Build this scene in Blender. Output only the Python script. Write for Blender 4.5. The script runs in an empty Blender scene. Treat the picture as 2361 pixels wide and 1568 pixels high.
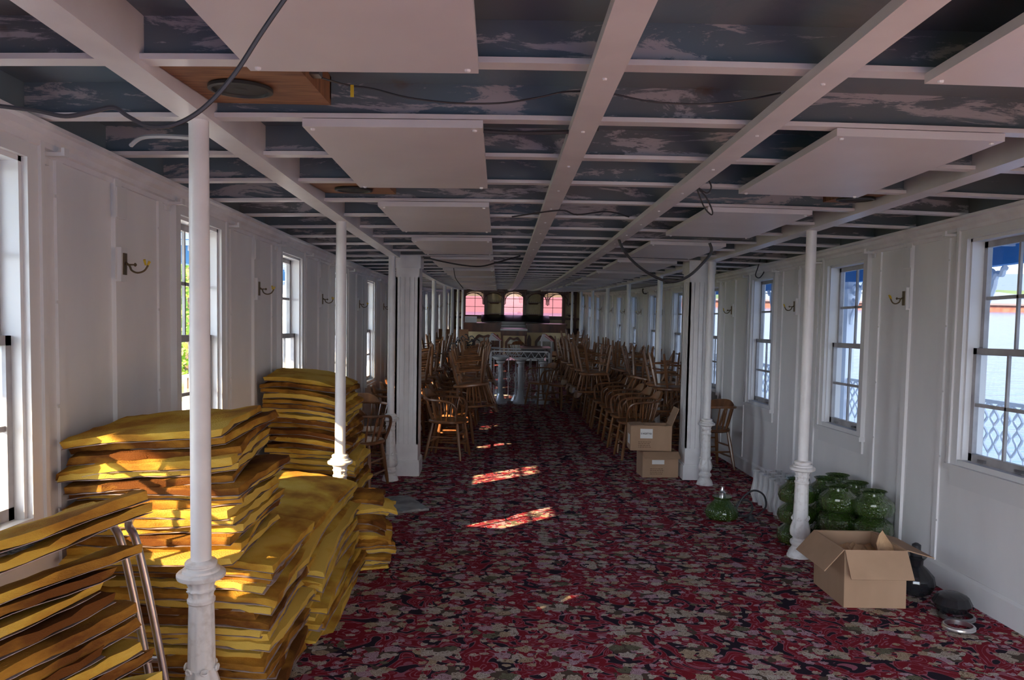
import bpy, math, random
from mathutils import Vector, Matrix, noise
R = math.radians
PI = math.pi
random.seed(7)
C = bpy.context.scene.collection
S = bpy.context.scene

# ------------------------------------------------------------------ camera
FPX, VX, VY, CXP, CYP = 1800.0, 1152.0, 680.0, 1180.5, 784.0
EYE = Vector((0, 0, 2.12))
cam_d = bpy.data.cameras.new('camera'); cam = bpy.data.objects.new('camera', cam_d); C.objects.link(cam)
S.camera = cam
cam_d.sensor_width = 36; cam_d.lens = 36 * FPX / 2361; cam_d.clip_start = 0.05; cam_d.clip_end = 3000
Yc = Vector((VX - CXP, CYP - VY, -FPX)).normalized()
Zc = Vector((0.0167, 1, 0)); Zc = (Zc - Yc * Zc.dot(Yc)).normalized()
Xc = Yc.cross(Zc)
cam.matrix_world = Matrix(((Xc.x, Xc.y, Xc.z, 0), (Yc.x, Yc.y, Yc.z, 0), (Zc.x, Zc.y, Zc.z, EYE.z), (0, 0, 0, 1)))

def at(px, py, y):
    """world point on the plane at distance y along the saloon seen at photo pixel (px,py)"""
    v = Vector((px - CXP, CYP - py, -FPX))
    w = Vector((Xc.dot(v), Yc.dot(v), Zc.dot(v)))
    return EYE + w * (y / w.y)

# ------------------------------------------------------------------ light
S.view_settings.view_transform = 'Standard'; S.view_settings.look = 'None'
S.view_settings.gamma = 1; S.view_settings.exposure = 0.28
S.view_settings.use_curve_mapping = False
SUND = Vector((1, .95, -.607)).normalized()          # the way the sunlight travels
sl = bpy.data.lights.new('sun', 'SUN'); sl.energy = 24; sl.color = (1, .68, .38); sl.angle = R(.6)
so = bpy.data.objects.new('sun', sl); C.objects.link(so)
so.rotation_euler = SUND.to_track_quat('-Z', 'Y').to_euler(); so.location = (-20, -15, 15)
w = bpy.data.worlds.new('world'); S.world = w; w.use_nodes = True
nt = w.node_tree; nt.nodes.clear()
def N(nt, t, **k):
    n = nt.nodes.new(t)
    for a, b in k.items(): setattr(n, a, b)
    return n
tc = N(nt, 'ShaderNodeTexCoord'); sep = N(nt, 'ShaderNodeSeparateXYZ'); nt.links.new(tc.outputs['Generated'], sep.inputs[0])
rp = N(nt, 'ShaderNodeValToRGB'); rp.color_ramp.elements[0].position = 0.0; rp.color_ramp.elements[0].color = (.93, .97, 1, 1)
rp.color_ramp.elements[1].position = .6; rp.color_ramp.elements[1].color = (.5, .68, 1, 1)
nt.links.new(sep.outputs[2], rp.inputs[0])
dp = N(nt, 'ShaderNodeVectorMath', operation='DOT_PRODUCT'); nt.links.new(tc.outputs['Generated'], dp.inputs[0])
dp.inputs[1].default_value = tuple(-SUND)
mx = N(nt, 'ShaderNodeMath', operation='MAXIMUM'); nt.links.new(dp.outputs['Value'], mx.inputs[0]); mx.inputs[1].default_value = 0
pw = N(nt, 'ShaderNodeMath', operation='POWER'); nt.links.new(mx.outputs[0], pw.inputs[0]); pw.inputs[1].default_value = 2
ma = N(nt, 'ShaderNodeMath', operation='MULTIPLY_ADD'); nt.links.new(pw.outputs[0], ma.inputs[0]); ma.inputs[1].default_value = 13.0; ma.inputs[2].default_value = 1.5
bg = N(nt, 'ShaderNodeBackground'); nt.links.new(rp.outputs[0], bg.inputs[0]); nt.links.new(ma.outputs[0], bg.inputs[1])
ow = N(nt, 'ShaderNodeOutputWorld'); nt.links.new(bg.outputs[0], ow.inputs[0])
cy = S.cycles
cy.max_bounces = 9; cy.diffuse_bounces = 6; cy.glossy_bounces = 3; cy.transmission_bounces = 6; cy.transparent_max_bounces = 14
cy.caustics_reflective = False; cy.caustics_refractive = False
cy.use_denoising = True; cy.sample_clamp_indirect = 4.0
def portal(name, loc, rx, ry, sx, sy):
    l = bpy.data.lights.new(name, 'AREA'); l.shape = 'RECTANGLE'; l.size = sx; l.size_y = sy; l.cycles.is_portal = True
    o = bpy.data.objects.new(name, l); C.objects.link(o); o.location = loc; o.rotation_euler = (rx, ry, 0)
    return o

# ------------------------------------------------------------------ materials
def mat(name, col, rough=.6, metal=0, **k):
    m = bpy.data.materials.new(name); m.use_nodes = True
    b = m.node_tree.nodes['Principled BSDF']
    b.inputs['Base Color'].default_value = (*col, 1); b.inputs['Roughness'].default_value = rough; b.inputs['Metallic'].default_value = metal
    for a, v in k.items(): b.inputs[a.replace('_', ' ')].default_value = v
    return m
def noisy(m, c1, c2, scale=5, detail=4, lo=.4, hi=.6, stretch=(1, 1, 1), bump=0, bscale=60, coord='Object', rnd=0):
    nt = m.node_tree; b = nt.nodes['Principled BSDF']
    tc = N(nt, 'ShaderNodeTexCoord'); mp = N(nt, 'ShaderNodeMapping'); mp.inputs['Scale'].default_value = stretch
    nt.links.new(tc.outputs[coord], mp.inputs[0])
    n = N(nt, 'ShaderNodeTexNoise'); n.inputs['Scale'].default_value = scale; n.inputs['Detail'].default_value = detail
    nt.links.new(mp.outputs[0], n.inputs['Vector'])
    r = N(nt, 'ShaderNodeValToRGB'); e = r.color_ramp.elements
    e[0].position = lo; e[0].color = (*c1, 1); e[1].position = hi; e[1].color = (*c2, 1)
    fac = n.outputs['Fac']
    if rnd:
        oi = N(nt, 'ShaderNodeObjectInfo'); a = N(nt, 'ShaderNodeMath', operation='MULTIPLY_ADD')
        nt.links.new(oi.outputs['Random'], a.inputs[0]); a.inputs[1].default_value = rnd; nt.links.new(fac, a.inputs[2])
        s = N(nt, 'ShaderNodeMath', operation='SUBTRACT'); nt.links.new(a.outputs[0], s.inputs[0]); s.inputs[1].default_value = rnd / 2
        fac = s.outputs[0]
    nt.links.new(fac, r.inputs[0]); nt.links.new(r.outputs[0], b.inputs['Base Color'])
    if bump:
        n2 = N(nt, 'ShaderNodeTexNoise'); n2.inputs['Scale'].default_value = bscale; nt.links.new(mp.outputs[0], n2.inputs['Vector'])
        bp = N(nt, 'ShaderNodeBump'); bp.inputs['Strength'].default_value = bump; bp.inputs['Distance'].default_value = .01
        nt.links.new(n2.outputs['Fac'], bp.inputs['Height']); nt.links.new(bp.outputs[0], b.inputs['Normal'])
    return m
M = {}
M['wall'] = noisy(mat('wall_paint', (.7, .7, .72), .5), (.73, .725, .735), (.80, .795, .80), 3, 5, .3, .6, (1, 1, .4), .12, 14)
M['white'] = noisy(mat('white_enamel', (.8, .8, .8), .35), (.76, .755, .76), (.84, .835, .84), 6, 4, .3, .55)
M['gird'] = noisy(mat('girder_paint', (.75, .72, .73), .33), (.63, .595, .61), (.72, .69, .70), 4, 5, .3, .6)
M['panel'] = noisy(mat('ceiling_panel_paint', (.75, .72, .73), .38), (.64, .60, .615), (.69, .65, .665), 3, 3, .35, .65)
M['crown'] = noisy(mat('moulding_paint', (.72, .72, .74), .45), (.70, .69, .715), (.80, .79, .815), 5, 4, .35, .6)
M['sash'] = noisy(mat('sash_paint', (.4, .4, .42), .5), (.30, .29, .30), (.42, .41, .42), 8, 4, .35, .65)
M['casing'] = mat('casing_paint', (.72, .72, .73), .4)
M['cast'] = noisy(mat('cast_iron_white', (.78, .77, .76), .4), (.62, .59, .56), (.8, .79, .78), 22, 5, .3, .48)
M['oldwood'] = noisy(mat('aged_plywood', (.3, .15, .07), .7), (.15, .06, .025), (.30, .135, .06), 6, 6, .35, .65, (1, 8, 1))
M['black'] = mat('black_rubber', (.02, .02, .02), .5)
M['cone'] = mat('speaker_paper', (.035, .032, .03), .8)
M['cable'] = mat('dark_cable', (.035, .035, .04), .5)
M['wirewhite'] = mat('grey_conduit', (.5, .5, .52), .45)
M['yellow'] = mat('yellow_plastic', (.7, .5, .03), .4)
M['chrome'] = mat('chrome', (.9, .91, .92), .28, 1)
M['steel'] = mat('dull_steel', (.35, .36, .38), .35, 1)
M['strap'] = noisy(mat('webbing', (.2, .19, .18), .9), (.08, .075, .07), (.22, .21, .2), 60, 2, .45, .55, (1, 1, 6))
M['brass'] = mat('old_brass', (.17, .13, .08), .45, .8)
M['blueroof'] = mat('blue_porch_paint', (.035, .22, .5), .5)
M['porchwhite'] = mat('porch_white', (.82, .84, .88), .5)
M['porchdeck'] = noisy(mat('porch_deck', (.4, .42, .44), .7), (.5, .52, .54), (.6, .61, .62), 3)
M['wood'] = noisy(mat('chair_wood', (.3, .13, .05), .28), (.10, .04, .018), (.29, .125, .048), 9, 6, .3, .7, (1, 1, .15), 0, 60, 'Object', .25)
M['mahog'] = noisy(mat('mahogany', (.1, .03, .015), .3), (.045, .014, .008), (.14, .042, .02), 6, 5, .3, .7, (1, 1, .2))
M['cream'] = noisy(mat('cream_paint', (.6, .46, .24), .5), (.62, .48, .25), (.76, .62, .37), 2, 3)
M['mirror'] = noisy(mat('painted_mirror', (.6, .6, .5), .15, .6), (.5, .5, .42), (.75, .75, .66), 4, 4, .4, .6)
M['glossblack'] = mat('gloss_black', (.012, .014, .02), .12)
M['card'] = noisy(mat('cardboard', (.4, .25, .15), .8), (.37, .235, .145), (.44, .285, .18), 5, 4, .3, .7, (1, 1, .3))
M['cardin'] = mat('cardboard_inside', (.36, .22, .13), .85)
M['paperlabel'] = mat('paper_label', (.8, .8, .78), .6)
M['ink'] = mat('ink', (.03, .03, .035), .7)
M['ink2'] = mat('printed_ink', (.16, .09, .05), .8)
M['kraft'] = noisy(mat('kraft_paper', (.5, .31, .17), .8), (.4, .24, .12), (.56, .36, .2), 8, 3)
M['green'] = mat('green_glass', (.04, .085, .012), .2, 0, Transmission_Weight=.25, IOR=1.45, Coat_Weight=.6)
def hobnail(m):
    nt = m.node_tree; b = nt.nodes['Principled BSDF']; tc = N(nt, 'ShaderNodeTexCoord'); v = N(nt, 'ShaderNodeTexVoronoi'); v.inputs['Scale'].default_value = 75
    nt.links.new(tc.outputs['Object'], v.inputs['Vector']); bp = N(nt, 'ShaderNodeBump'); bp.inputs['Strength'].default_value = .9; bp.inputs['Distance'].default_value = .006
    nt.links.new(v.outputs['Distance'], bp.inputs['Height']); nt.links.new(bp.outputs[0], b.inputs['Normal'])
hobnail(M['green'])
M['milk'] = mat('frosted_glass', (.82, .83, .84), .35, 0, Transmission_Weight=.35, Subsurface_Weight=0.0)
M['smoke'] = mat('dark_glass', (.03, .03, .035), .1, 0, Transmission_Weight=.5)
M['orangebox'] = mat('brown_board', (.25, .115, .05), .6)
M['iron'] = mat('white_iron', (.5, .5, .52), .45)
M['redstripe'] = mat('red_stripe', (.5, .05, .05), .6)
M['bark'] = mat('bark', (.12, .08, .05), .9)
M['leaf'] = noisy(mat('leaf', (.2, .4, .04), .6), (.10, .24, .02), (.42, .55, .06), .8, 2, .35, .65)
M['grass'] = noisy(mat('grass', (.2, .3, .06), .9), (.14, .22, .05), (.4, .38, .2), .6, 5)
M['hill'] = noisy(mat('hill', (.1, .25, .12), .9), (.035, .06, .025), (.055, .085, .035), .03, 5)
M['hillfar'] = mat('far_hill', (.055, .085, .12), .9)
M['quay'] = noisy(mat('quay', (.65, .2, .14), .8), (.16, .045, .03), (.20, .075, .05), .3, 3)
M['shed'] = mat('shed', (.10, .13, .17), .7)
M['sand'] = mat('pale_bank', (.105, .085, .085), .9)
M['concrete'] = mat('concrete', (.6, .58, .55), .9)

def glassmat(name, tint=(1, 1, 1), gl=.08, rough=.02):
    m = bpy.data.materials.new(name); m.use_nodes = True; nt = m.node_tree; nt.nodes.clear()
    t = N(nt, 'ShaderNodeBsdfTransparent'); t.inputs[0].default_value = (*tint, 1)
    g = N(nt, 'ShaderNodeBsdfGlossy'); g.inputs['Roughness'].default_value = rough
    mi = N(nt, 'ShaderNodeMixShader'); mi.inputs[0].default_value = gl
    o = N(nt, 'ShaderNodeOutputMaterial')
    nt.links.new(t.outputs[0], mi.inputs[1]); nt.links.new(g.outputs[0], mi.inputs[2]); nt.links.new(mi.outputs[0], o.inputs[0])
    return m
M['glass'] = glassmat('window_glass', (.93, .96, .97), .05)
M['pink'] = glassmat('pink_glass', (1, .50, .60), .04)
def frosted():
    m = bpy.data.materials.new('obscured_glass'); m.use_nodes = True; nt = m.node_tree; nt.nodes.clear()
    t = N(nt, 'ShaderNodeBsdfTranslucent'); t.inputs[0].default_value = (.72, .82, .88, 1)
    g = N(nt, 'ShaderNodeBsdfTransparent'); g.inputs[0].default_value = (.8, .85, .9, 1)
    mi = N(nt, 'ShaderNodeMixShader'); mi.inputs[0].default_value = .6
    o = N(nt, 'ShaderNodeOutputMaterial')
    nt.links.new(t.outputs[0], mi.inputs[1]); nt.links.new(g.outputs[0], mi.inputs[2]); nt.links.new(mi.outputs[0], o.inputs[0])
    return m
M['frost'] = frosted()
def plastic():
    m = glassmat('clear_plastic', (.9, .92, .93), .10, .18); nt = m.node_tree
    mi = [n for n in nt.nodes if n.type == 'MIX_SHADER'][0]; d = N(nt, 'ShaderNodeBsdfDiffuse'); d.inputs[0].default_value = (.8, .82, .84, 1)
    m2 = N(nt, 'ShaderNodeMixShader'); m2.inputs[0].default_value = .12; o = [n for n in nt.nodes if n.type == 'OUTPUT_MATERIAL'][0]
    nt.links.new(mi.outputs[0], m2.inputs[1]); nt.links.new(d.outputs[0], m2.inputs[2]); nt.links.new(m2.outputs[0], o.inputs[0]); return m
M['plastic'] = plastic()

def steelmat():
    """blue-grey painted deck steel with brushed smears of white paint and some rust"""
    m = mat('deck_steel', (.1, .12, .14), .42); nt = m.node_tree; b = nt.nodes['Principled BSDF']; L = nt.links.new
    tc = N(nt, 'ShaderNodeTexCoord'); mp = N(nt, 'ShaderNodeMapping'); mp.inputs['Scale'].default_value = (1, 1, 5); L(tc.outputs['Object'], mp.inputs[0])
    n1 = N(nt, 'ShaderNodeTexNoise'); n1.inputs['Scale'].default_value = 1.6; n1.inputs['Detail'].default_value = 3; L(tc.outputs['Object'], n1.inputs[0])
    r1 = N(nt, 'ShaderNodeValToRGB'); r1.color_ramp.elements[0].position = .35; r1.color_ramp.elements[0].color = (.15, .155, .16, 1)
    r1.color_ramp.elements[1].position = .7; r1.color_ramp.elements[1].color = (.13, .185, .23, 1); L(n1.outputs['Fac'], r1.inputs[0])
    n2 = N(nt, 'ShaderNodeTexNoise'); n2.inputs['Scale'].default_value = 2.4; n2.inputs['Detail'].default_value = 8; n2.inputs['Roughness'].default_value = .72; n2.inputs['Distortion'].default_value = .6
    L(mp.outputs[0], n2.inputs[0])
    r2 = N(nt, 'ShaderNodeValToRGB'); r2.color_ramp.elements[0].position = .53; r2.color_ramp.elements[1].position = .57; L(n2.outputs['Fac'], r2.inputs[0])
    geo = N(nt, 'ShaderNodeNewGeometry'); sp = N(nt, 'ShaderNodeSeparateXYZ'); L(geo.outputs['Normal'], sp.inputs[0])
    ab = N(nt, 'ShaderNodeMath', operation='ABSOLUTE'); L(sp.outputs[1], ab.inputs[0])
    mu = N(nt, 'ShaderNodeMath', operation='MULTIPLY'); L(ab.outputs[0], mu.inputs[0]); L(r2.outputs[0], mu.inputs[1])
    m1 = N(nt, 'ShaderNodeMix', data_type='RGBA'); L(mu.outputs[0], m1.inputs[0]); L(r1.outputs[0], m1.inputs[6]); m1.inputs[7].default_value = (.44, .41, .43, 1)
    n3 = N(nt, 'ShaderNodeTexNoise'); n3.inputs['Scale'].default_value = 3; n3.inputs['Detail'].default_value = 6; L(tc.outputs['Object'], n3.inputs[0])
    r3 = N(nt, 'ShaderNodeValToRGB'); r3.color_ramp.elements[0].position = .68; r3.color_ramp.elements[1].position = .74; L(n3.outputs['Fac'], r3.inputs[0])
    m2 = N(nt, 'ShaderNodeMix', data_type='RGBA'); L(r3.outputs[0], m2.inputs[0]); L(m1.outputs[2], m2.inputs[6]); m2.inputs[7].default_value = (.14, .075, .035, 1)
    L(m2.outputs[2], b.inputs['Base Color'])
    return m
M['steeldeck'] = steelmat()

def carpetmat():
    m = mat('floral_carpet', (.3, .03, .05), .95); nt = m.node_tree; b = nt.nodes['Principled BSDF']; L = nt.links.new
    b.inputs['Specular IOR Level'].default_value = .1
    tc = N(nt, 'ShaderNodeTexCoord')
    def mapped(sc, off=(0, 0, 0)):
        mp = N(nt, 'ShaderNodeMapping'); mp.inputs['Scale'].default_value = sc; mp.inputs['Location'].default_value = off; L(tc.outputs['Object'], mp.inputs[0]); return mp.outputs[0]
    def ramp(x, a, c, ca=(0, 0, 0, 1), cb=(1, 1, 1, 1)):
        r = N(nt, 'ShaderNodeValToRGB'); r.color_ramp.elements[0].position = a; r.color_ramp.elements[1].position = c
        r.color_ramp.elements[0].color = ca; r.color_ramp.elements[1].color = cb; L(x, r.inputs[0]); return r.outputs[0]
    def mth(op, a, c=None, v=None):
        n = N(nt, 'ShaderNodeMath', operation=op); L(a, n.inputs[0])
        if c is not None: L(c, n.inputs[1])
        if v is not None: n.inputs[1].default_value = v
        return n.outputs[0]
    def mix(f, a, c):
        n = N(nt, 'ShaderNodeMix', data_type='RGBA'); L(f, n.inputs[0])
        for i, x in ((6, a), (7, c)):
            if isinstance(x, tuple): n.inputs[i].default_value = (*x, 1)
            else: L(x, n.inputs[i])
        return n.outputs[2]
    # scroll shapes: distorted noise, dark inside, pink line round them
    ns = N(nt, 'ShaderNodeTexNoise'); ns.noise_dimensions = '2D'; ns.inputs['Scale'].default_value = 5.8; ns.inputs['Detail'].default_value = 1.2; ns.inputs['Distortion'].default_value = 2.2
    L(mapped((1, 1, 1)), ns.inputs[0])
    dark = ramp(ns.outputs['Fac'], .562, .577)
    d1 = mth('ABSOLUTE', mth('SUBTRACT', ns.outputs['Fac'], v=.560)); line = mth('LESS_THAN', d1, v=.026)
    d2 = mth('ABSOLUTE', mth('SUBTRACT', ns.outputs['Fac'], v=.40)); line2 = mth('LESS_THAN', d2, v=.020)
    base = mix(dark, (.24, .016, .028), (.025, .018, .03))
    base = mix(mth('MAXIMUM', line, line2), base, (.36, .12, .17))
    # bouquets on a half-drop grid, wobbly
    wob = N(nt, 'ShaderNodeTexNoise'); wob.noise_dimensions = '2D'; wob.inputs['Scale'].default_value = 9; wob.inputs['Detail'].default_value = 2; L(mapped((1, 1, 1)), wob.inputs[0])
    vb = N(nt, 'ShaderNodeTexVoronoi'); vb.voronoi_dimensions = '2D'; vb.inputs['Scale'].default_value = 3.3; vb.inputs['Randomness'].default_value = .35
    L(mapped((1, 1.1, 1)), vb.inputs['Vector'])
    cl = mth('LESS_THAN', mth('ADD', vb.outputs['Distance'], mth('MULTIPLY', wob.outputs['Fac'], v=.5)), v=.60)
    # blossoms
    def blossoms(scale, thr, off, dist):
        nz = N(nt, 'ShaderNodeTexVoronoi'); nz.voronoi_dimensions = '2D'; nz.inputs['Scale'].default_value = scale * 3.1; L(mapped((1, 1, 1), off), nz.inputs['Vector'])
        v = N(nt, 'ShaderNodeTexVoronoi'); v.voronoi_dimensions = '2D'; v.inputs['Scale'].default_value = scale; v.inputs['Randomness'].default_value = .8; L(mapped((1, 1.15, 1), off), v.inputs['Vector'])
        dd = mth('ADD', v.outputs['Distance'], mth('MULTIPLY', nz.outputs['Distance'], v=dist))
        mask = mth('LESS_THAN', dd, v=thr)
        ring = mth('FRACT', mth('MULTIPLY', dd, v=6.5)); sh = ramp(ring, .06, .5, (.36, .28, .24, 1), (1, 1, 1, 1))
        hs = N(nt, 'ShaderNodeSeparateColor'); L(v.outputs['Color'], hs.inputs[0])
        r = N(nt, 'ShaderNodeValToRGB'); r.color_ramp.interpolation = 'CONSTANT'; e = r.color_ramp.elements
        e[0].position = 0; e[0].color = (.52, .45, .37, 1); e[1].position = .3; e[1].color = (.58, .53, .47, 1)
        for p, c in ((.5, (.52, .35, .42, 1)), (.74, (.50, .40, .28, 1)), (.95, (.18, .18, .12, 1))): x = e.new(p); x.color = c
        L(hs.outputs[0], r.inputs[0])
        mm = N(nt, 'ShaderNodeMix', data_type='RGBA', blend_type='MULTIPLY'); mm.inputs[0].default_value = 1; L(r.outputs[0], mm.inputs[6]); L(sh, mm.inputs[7])
        return mask, mm.outputs[2], hs
    k1, c1, _ = blossoms(11.5, .60, (0, 0, 0), .34)
    k2, c2, h2 = blossoms(16, .44, (3.3, 1.7, 0), .30)
    few = mth('LESS_THAN', h2.outputs[1], v=.40)
    base = mix(mth('MULTIPLY', k2, few), base, c2)
    leafy = mth('MULTIPLY', cl, ramp(wob.outputs['Fac'], .5, .52)); base = mix(leafy, base, (.10, .075, .06))
    base = mix(mth('MULTIPLY', k1, cl), base, c1)
    # tufts
    fn = N(nt, 'ShaderNodeTexNoise'); fn.noise_dimensions = '2D'; fn.inputs['Scale'].default_value = 260; L(mapped((1, 1, 1)), fn.inputs[0])
    fr = ramp(fn.outputs['Fac'], .3, .7, (.72, .72, .72, 1), (1.15, 1.15, 1.15, 1))
    mm = N(nt, 'ShaderNodeMix', data_type='RGBA', blend_type='MULTIPLY'); mm.inputs[0].default_value = 1; L(base, mm.inputs[6]); L(fr, mm.inputs[7])
    L(mm.outputs[2], b.inputs['Base Color'])
    bp = N(nt, 'ShaderNodeBump'); bp.inputs['Strength'].default_value = .35; bp.inputs['Distance'].default_value = .004; L(fn.outputs['Fac'], bp.inputs['Height']); L(bp.outputs[0], b.inputs['Normal'])
    return m
M['carpet'] = carpetmat()

def battmat():
    m = noisy(mat('glass_wool', (.6, .38, .05), .95), (.14, .05, .012), (.66, .44, .09), 5, 6, .22, .66, (1, 1, 2.5), .35, 160, 'Object', .55)
    for n in m.node_tree.nodes:
        if n.type == 'VALTORGB': x = n.color_ramp.elements.new(.42); x.color = (.42, .20, .03, 1); x = n.color_ramp.elements.new(.56); x.color = (.60, .37, .055, 1)
    m.node_tree.nodes['Principled BSDF'].inputs['Specular IOR Level'].default_value = .12
    return m
M['batt'] = battmat()
M['battgrey'] = noisy(mat('grey_wool', (.3, .3, .3), .95), (.2, .2, .2), (.34, .34, .33), 6, 4)
M['facing'] = noisy(mat('foil_paper_facing', (.42, .32, .30), .7), (.20, .13, .09), (.50, .40, .40), 7, 5, .38, .62)

def watermat():
    m = mat('river_water', (.05, .10, .18), .12, 0, IOR=1.22); nt = m.node_tree; b = nt.nodes['Principled BSDF']
    tc = N(nt, 'ShaderNodeTexCoord'); mp = N(nt, 'ShaderNodeMapping'); mp.inputs['Scale'].default_value = (.25, 1, 1); nt.links.new(tc.outputs['Object'], mp.inputs[0])
    n = N(nt, 'ShaderNodeTexNoise'); n.inputs['Scale'].default_value = 1.1; n.inputs['Detail'].default_value = 6; nt.links.new(mp.outputs[0], n.inputs[0])
    bp = N(nt, 'ShaderNodeBump'); bp.inputs['Strength'].default_value = .35; bp.inputs['Distance'].default_value = .3
    nt.links.new(n.outputs['Fac'], bp.inputs['Height']); nt.links.new(bp.outputs[0], b.inputs['Normal'])
    return m
M['water'] = watermat()

# ------------------------------------------------------------------ mesh helpers
def sheer(y): return .0015 * (20.5 - y) ** 2
def slope(y): return math.atan(-.003 * (20.5 - y))
def ceilz(x, y): return 2.275 + sheer(y) - .006 * (x - .52) ** 2

class MB:
    def __init__(s): s.v = []; s.f = []; s.m = []; s.cur = 0
    def add(s, vs, fs):
        b = len(s.v); s.v += [tuple(v) for v in vs]; s.f += [tuple(b + i for i in f) for f in fs]; s.m += [s.cur] * len(fs); return s
    def box(s, x0, x1, y0, y1, z0, z1, mtx=None):
        vs = [Vector((x, y, z)) for x in (x0, x1) for y in (y0, y1) for z in (z0, z1)]
        if mtx: vs = [mtx @ v for v in vs]
        return s.add(vs, [(0, 1, 3, 2), (4, 6, 7, 5), (0, 4, 5, 1), (2, 3, 7, 6), (0, 2, 6, 4), (1, 5, 7, 3)])
    def bar(s, prof, y0, y1, fz, n=None, fx=None):
        """sweep an (x,z) profile along y; z offset fz(x,y)"""
        n = n or max(1, int((y1 - y0) / .8)); k = len(prof); vs = []
        for i in range(n + 1):
            y = y0 + (y1 - y0) * i / n
            for (x, z) in prof: vs.append((x, y, z + fz(x, y)))
        fs = []
        for i in range(n):
            for j in range(k):
                a, b2 = i * k + j, i * k + (j + 1) % k
                fs.append((a, b2, b2 + k, a + k))
        fs.append(tuple(range(k))); fs.append(tuple(n * k + j for j in range(k - 1, -1, -1)))
        return s.add(vs, fs)
    def sbox(s, x0, x1, y0, y1, z0, z1, n=None):
        return s.bar([(x0, z0), (x1, z0), (x1, z1), (x0, z1)], y0, y1, lambda x, y: sheer(y), n)
    def tube(s, pts, r, n=8, closed=False, flat=1.0):
        pts = [Vector(p) for p in pts]; k = len(pts)
        rs = r if isinstance(r, (list, tuple)) else [r] * k
        vs = []; up = None
        for i, p in enumerate(pts):
            a = pts[(i - 1) % k] if (i or closed) else p; b = pts[(i + 1) % k] if (i < k - 1 or closed) else p
            t = (b - a).normalized()
            if up is None:
                up = t.orthogonal().normalized()
                if abs(t.z) < .9: up = (Vector((0, 0, 1)) - t * t.z).normalized()
            else:
                up = up - t * up.dot(t); up = up.normalized() if up.length > 1e-6 else t.orthogonal().normalized()
            sd = t.cross(up)
            for j in range(n):
                an = 2 * PI * j / n
                vs.append(p + (sd * math.cos(an) + up * math.sin(an) * flat) * rs[i])
        fs = []
        for i in range(k if closed else k - 1):
            for j in range(n):
                a = i * n + j; b2 = i * n + (j + 1) % n; o = n if i < k - 1 else -(k - 1) * n
                fs.append((a, b2, b2 + o, a + o))
        if not closed: fs += [tuple(range(n - 1, -1, -1)), tuple((k - 1) * n + j for j in range(n))]
        return s.add(vs, fs)
    def lathe(s, prof, n=20, c=(0, 0, 0), mod=None, cap=True):
        vs = []; k = len(prof)
        for i, (r, z) in enumerate(prof):
            for j in range(n):
                a = 2 * PI * j / n; rr = r * (mod(a, i, z) if mod else 1)
                vs.append((c[0] + rr * math.cos(a), c[1] + rr * math.sin(a), c[2] + z))
        fs = [(i * n + j, i * n + (j + 1) % n, (i + 1) * n + (j + 1) % n, (i + 1) * n + j) for i in range(k - 1) for j in range(n)]
        if cap: fs += [tuple(range(n - 1, -1, -1)), tuple((k - 1) * n + j for j in range(n))]
        return s.add(vs, fs)
    def prism(s, outline, t, mtx=None):
        """outline of (x,z) points extruded t along y"""
        k = len(outline); vs = [Vector((x, -t / 2, z)) for x, z in outline] + [Vector((x, t / 2, z)) for x, z in outline]
        if mtx: vs = [mtx @ v for v in vs]
        return s.add(vs, [tuple(range(k)), tuple(range(2 * k - 1, k - 1, -1))] + [(i, i + k, (i + 1) % k + k, (i + 1) % k) for i in range(k)])
    def mesh(s, name, mats, smooth=False):
        me = bpy.data.meshes.new(name); me.from_pydata(s.v, [], s.f); me.update()
        for m in (mats if isinstance(mats, (list, tuple)) else [mats]): me.materials.append(M[m])
        if any(s.m): me.polygons.foreach_set('material_index', s.m)
        if smooth:
            me.polygons.foreach_set('use_smooth', [True] * len(me.polygons))
            try: me.set_sharp_from_angle(angle=R(38))
            except Exception: pass
        import bmesh
        bm = bmesh.new(); bm.from_mesh(me); bmesh.ops.recalc_face_normals(bm, faces=bm.faces); bm.to_mesh(me); bm.free()
        return me
    def build(s, name, mats, parent=None, smooth=False, loc=None, rot=None):
        o = bpy.data.objects.new(name, s.mesh(name, mats, smooth)); C.objects.link(o)
        if parent: o.parent = parent
        if loc: o.location = loc
        if rot: o.rotation_euler = rot
        return o
def tag(o, label=None, cat=None, group=None, kind=None):
    if label: o['label'] = label
    if cat: o['category'] = cat
    if group: o['group'] = group
    if kind: o['kind'] = kind
    return o
def empty(name, loc=(0, 0, 0), rot=(0, 0, 0)):
    o = bpy.data.objects.new(name, None); o.empty_display_size = .1; C.objects.link(o); o.location = loc; o.rotation_euler = rot; return o
KIDS = {}
def copy_tree(o, parent=None):
    c = o.copy(); C.objects.link(c); c.parent = parent
    for ch in list(o.children): copy_tree(ch, c)
    return c
def onfloor(x, y, dz=0): return Vector((x, y, sheer(y) + dz))
def smooth_path(pts, n=6):
    P = [Vector(p) for p in pts]; out = []
    for i in range(len(P) - 1):
        p0 = P[max(i - 1, 0)]; p1 = P[i]; p2 = P[i + 1]; p3 = P[min(i + 2, len(P) - 1)]
        for j in range(n):
            t = j / n
            out.append(.5 * ((2 * p1) + (p2 - p0) * t + (2 * p0 - 5 * p1 + 4 * p2 - p3) * t * t + (3 * p1 - p0 - 3 * p2 + p3) * t ** 3))
    out.append(P[-1]); return out

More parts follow.
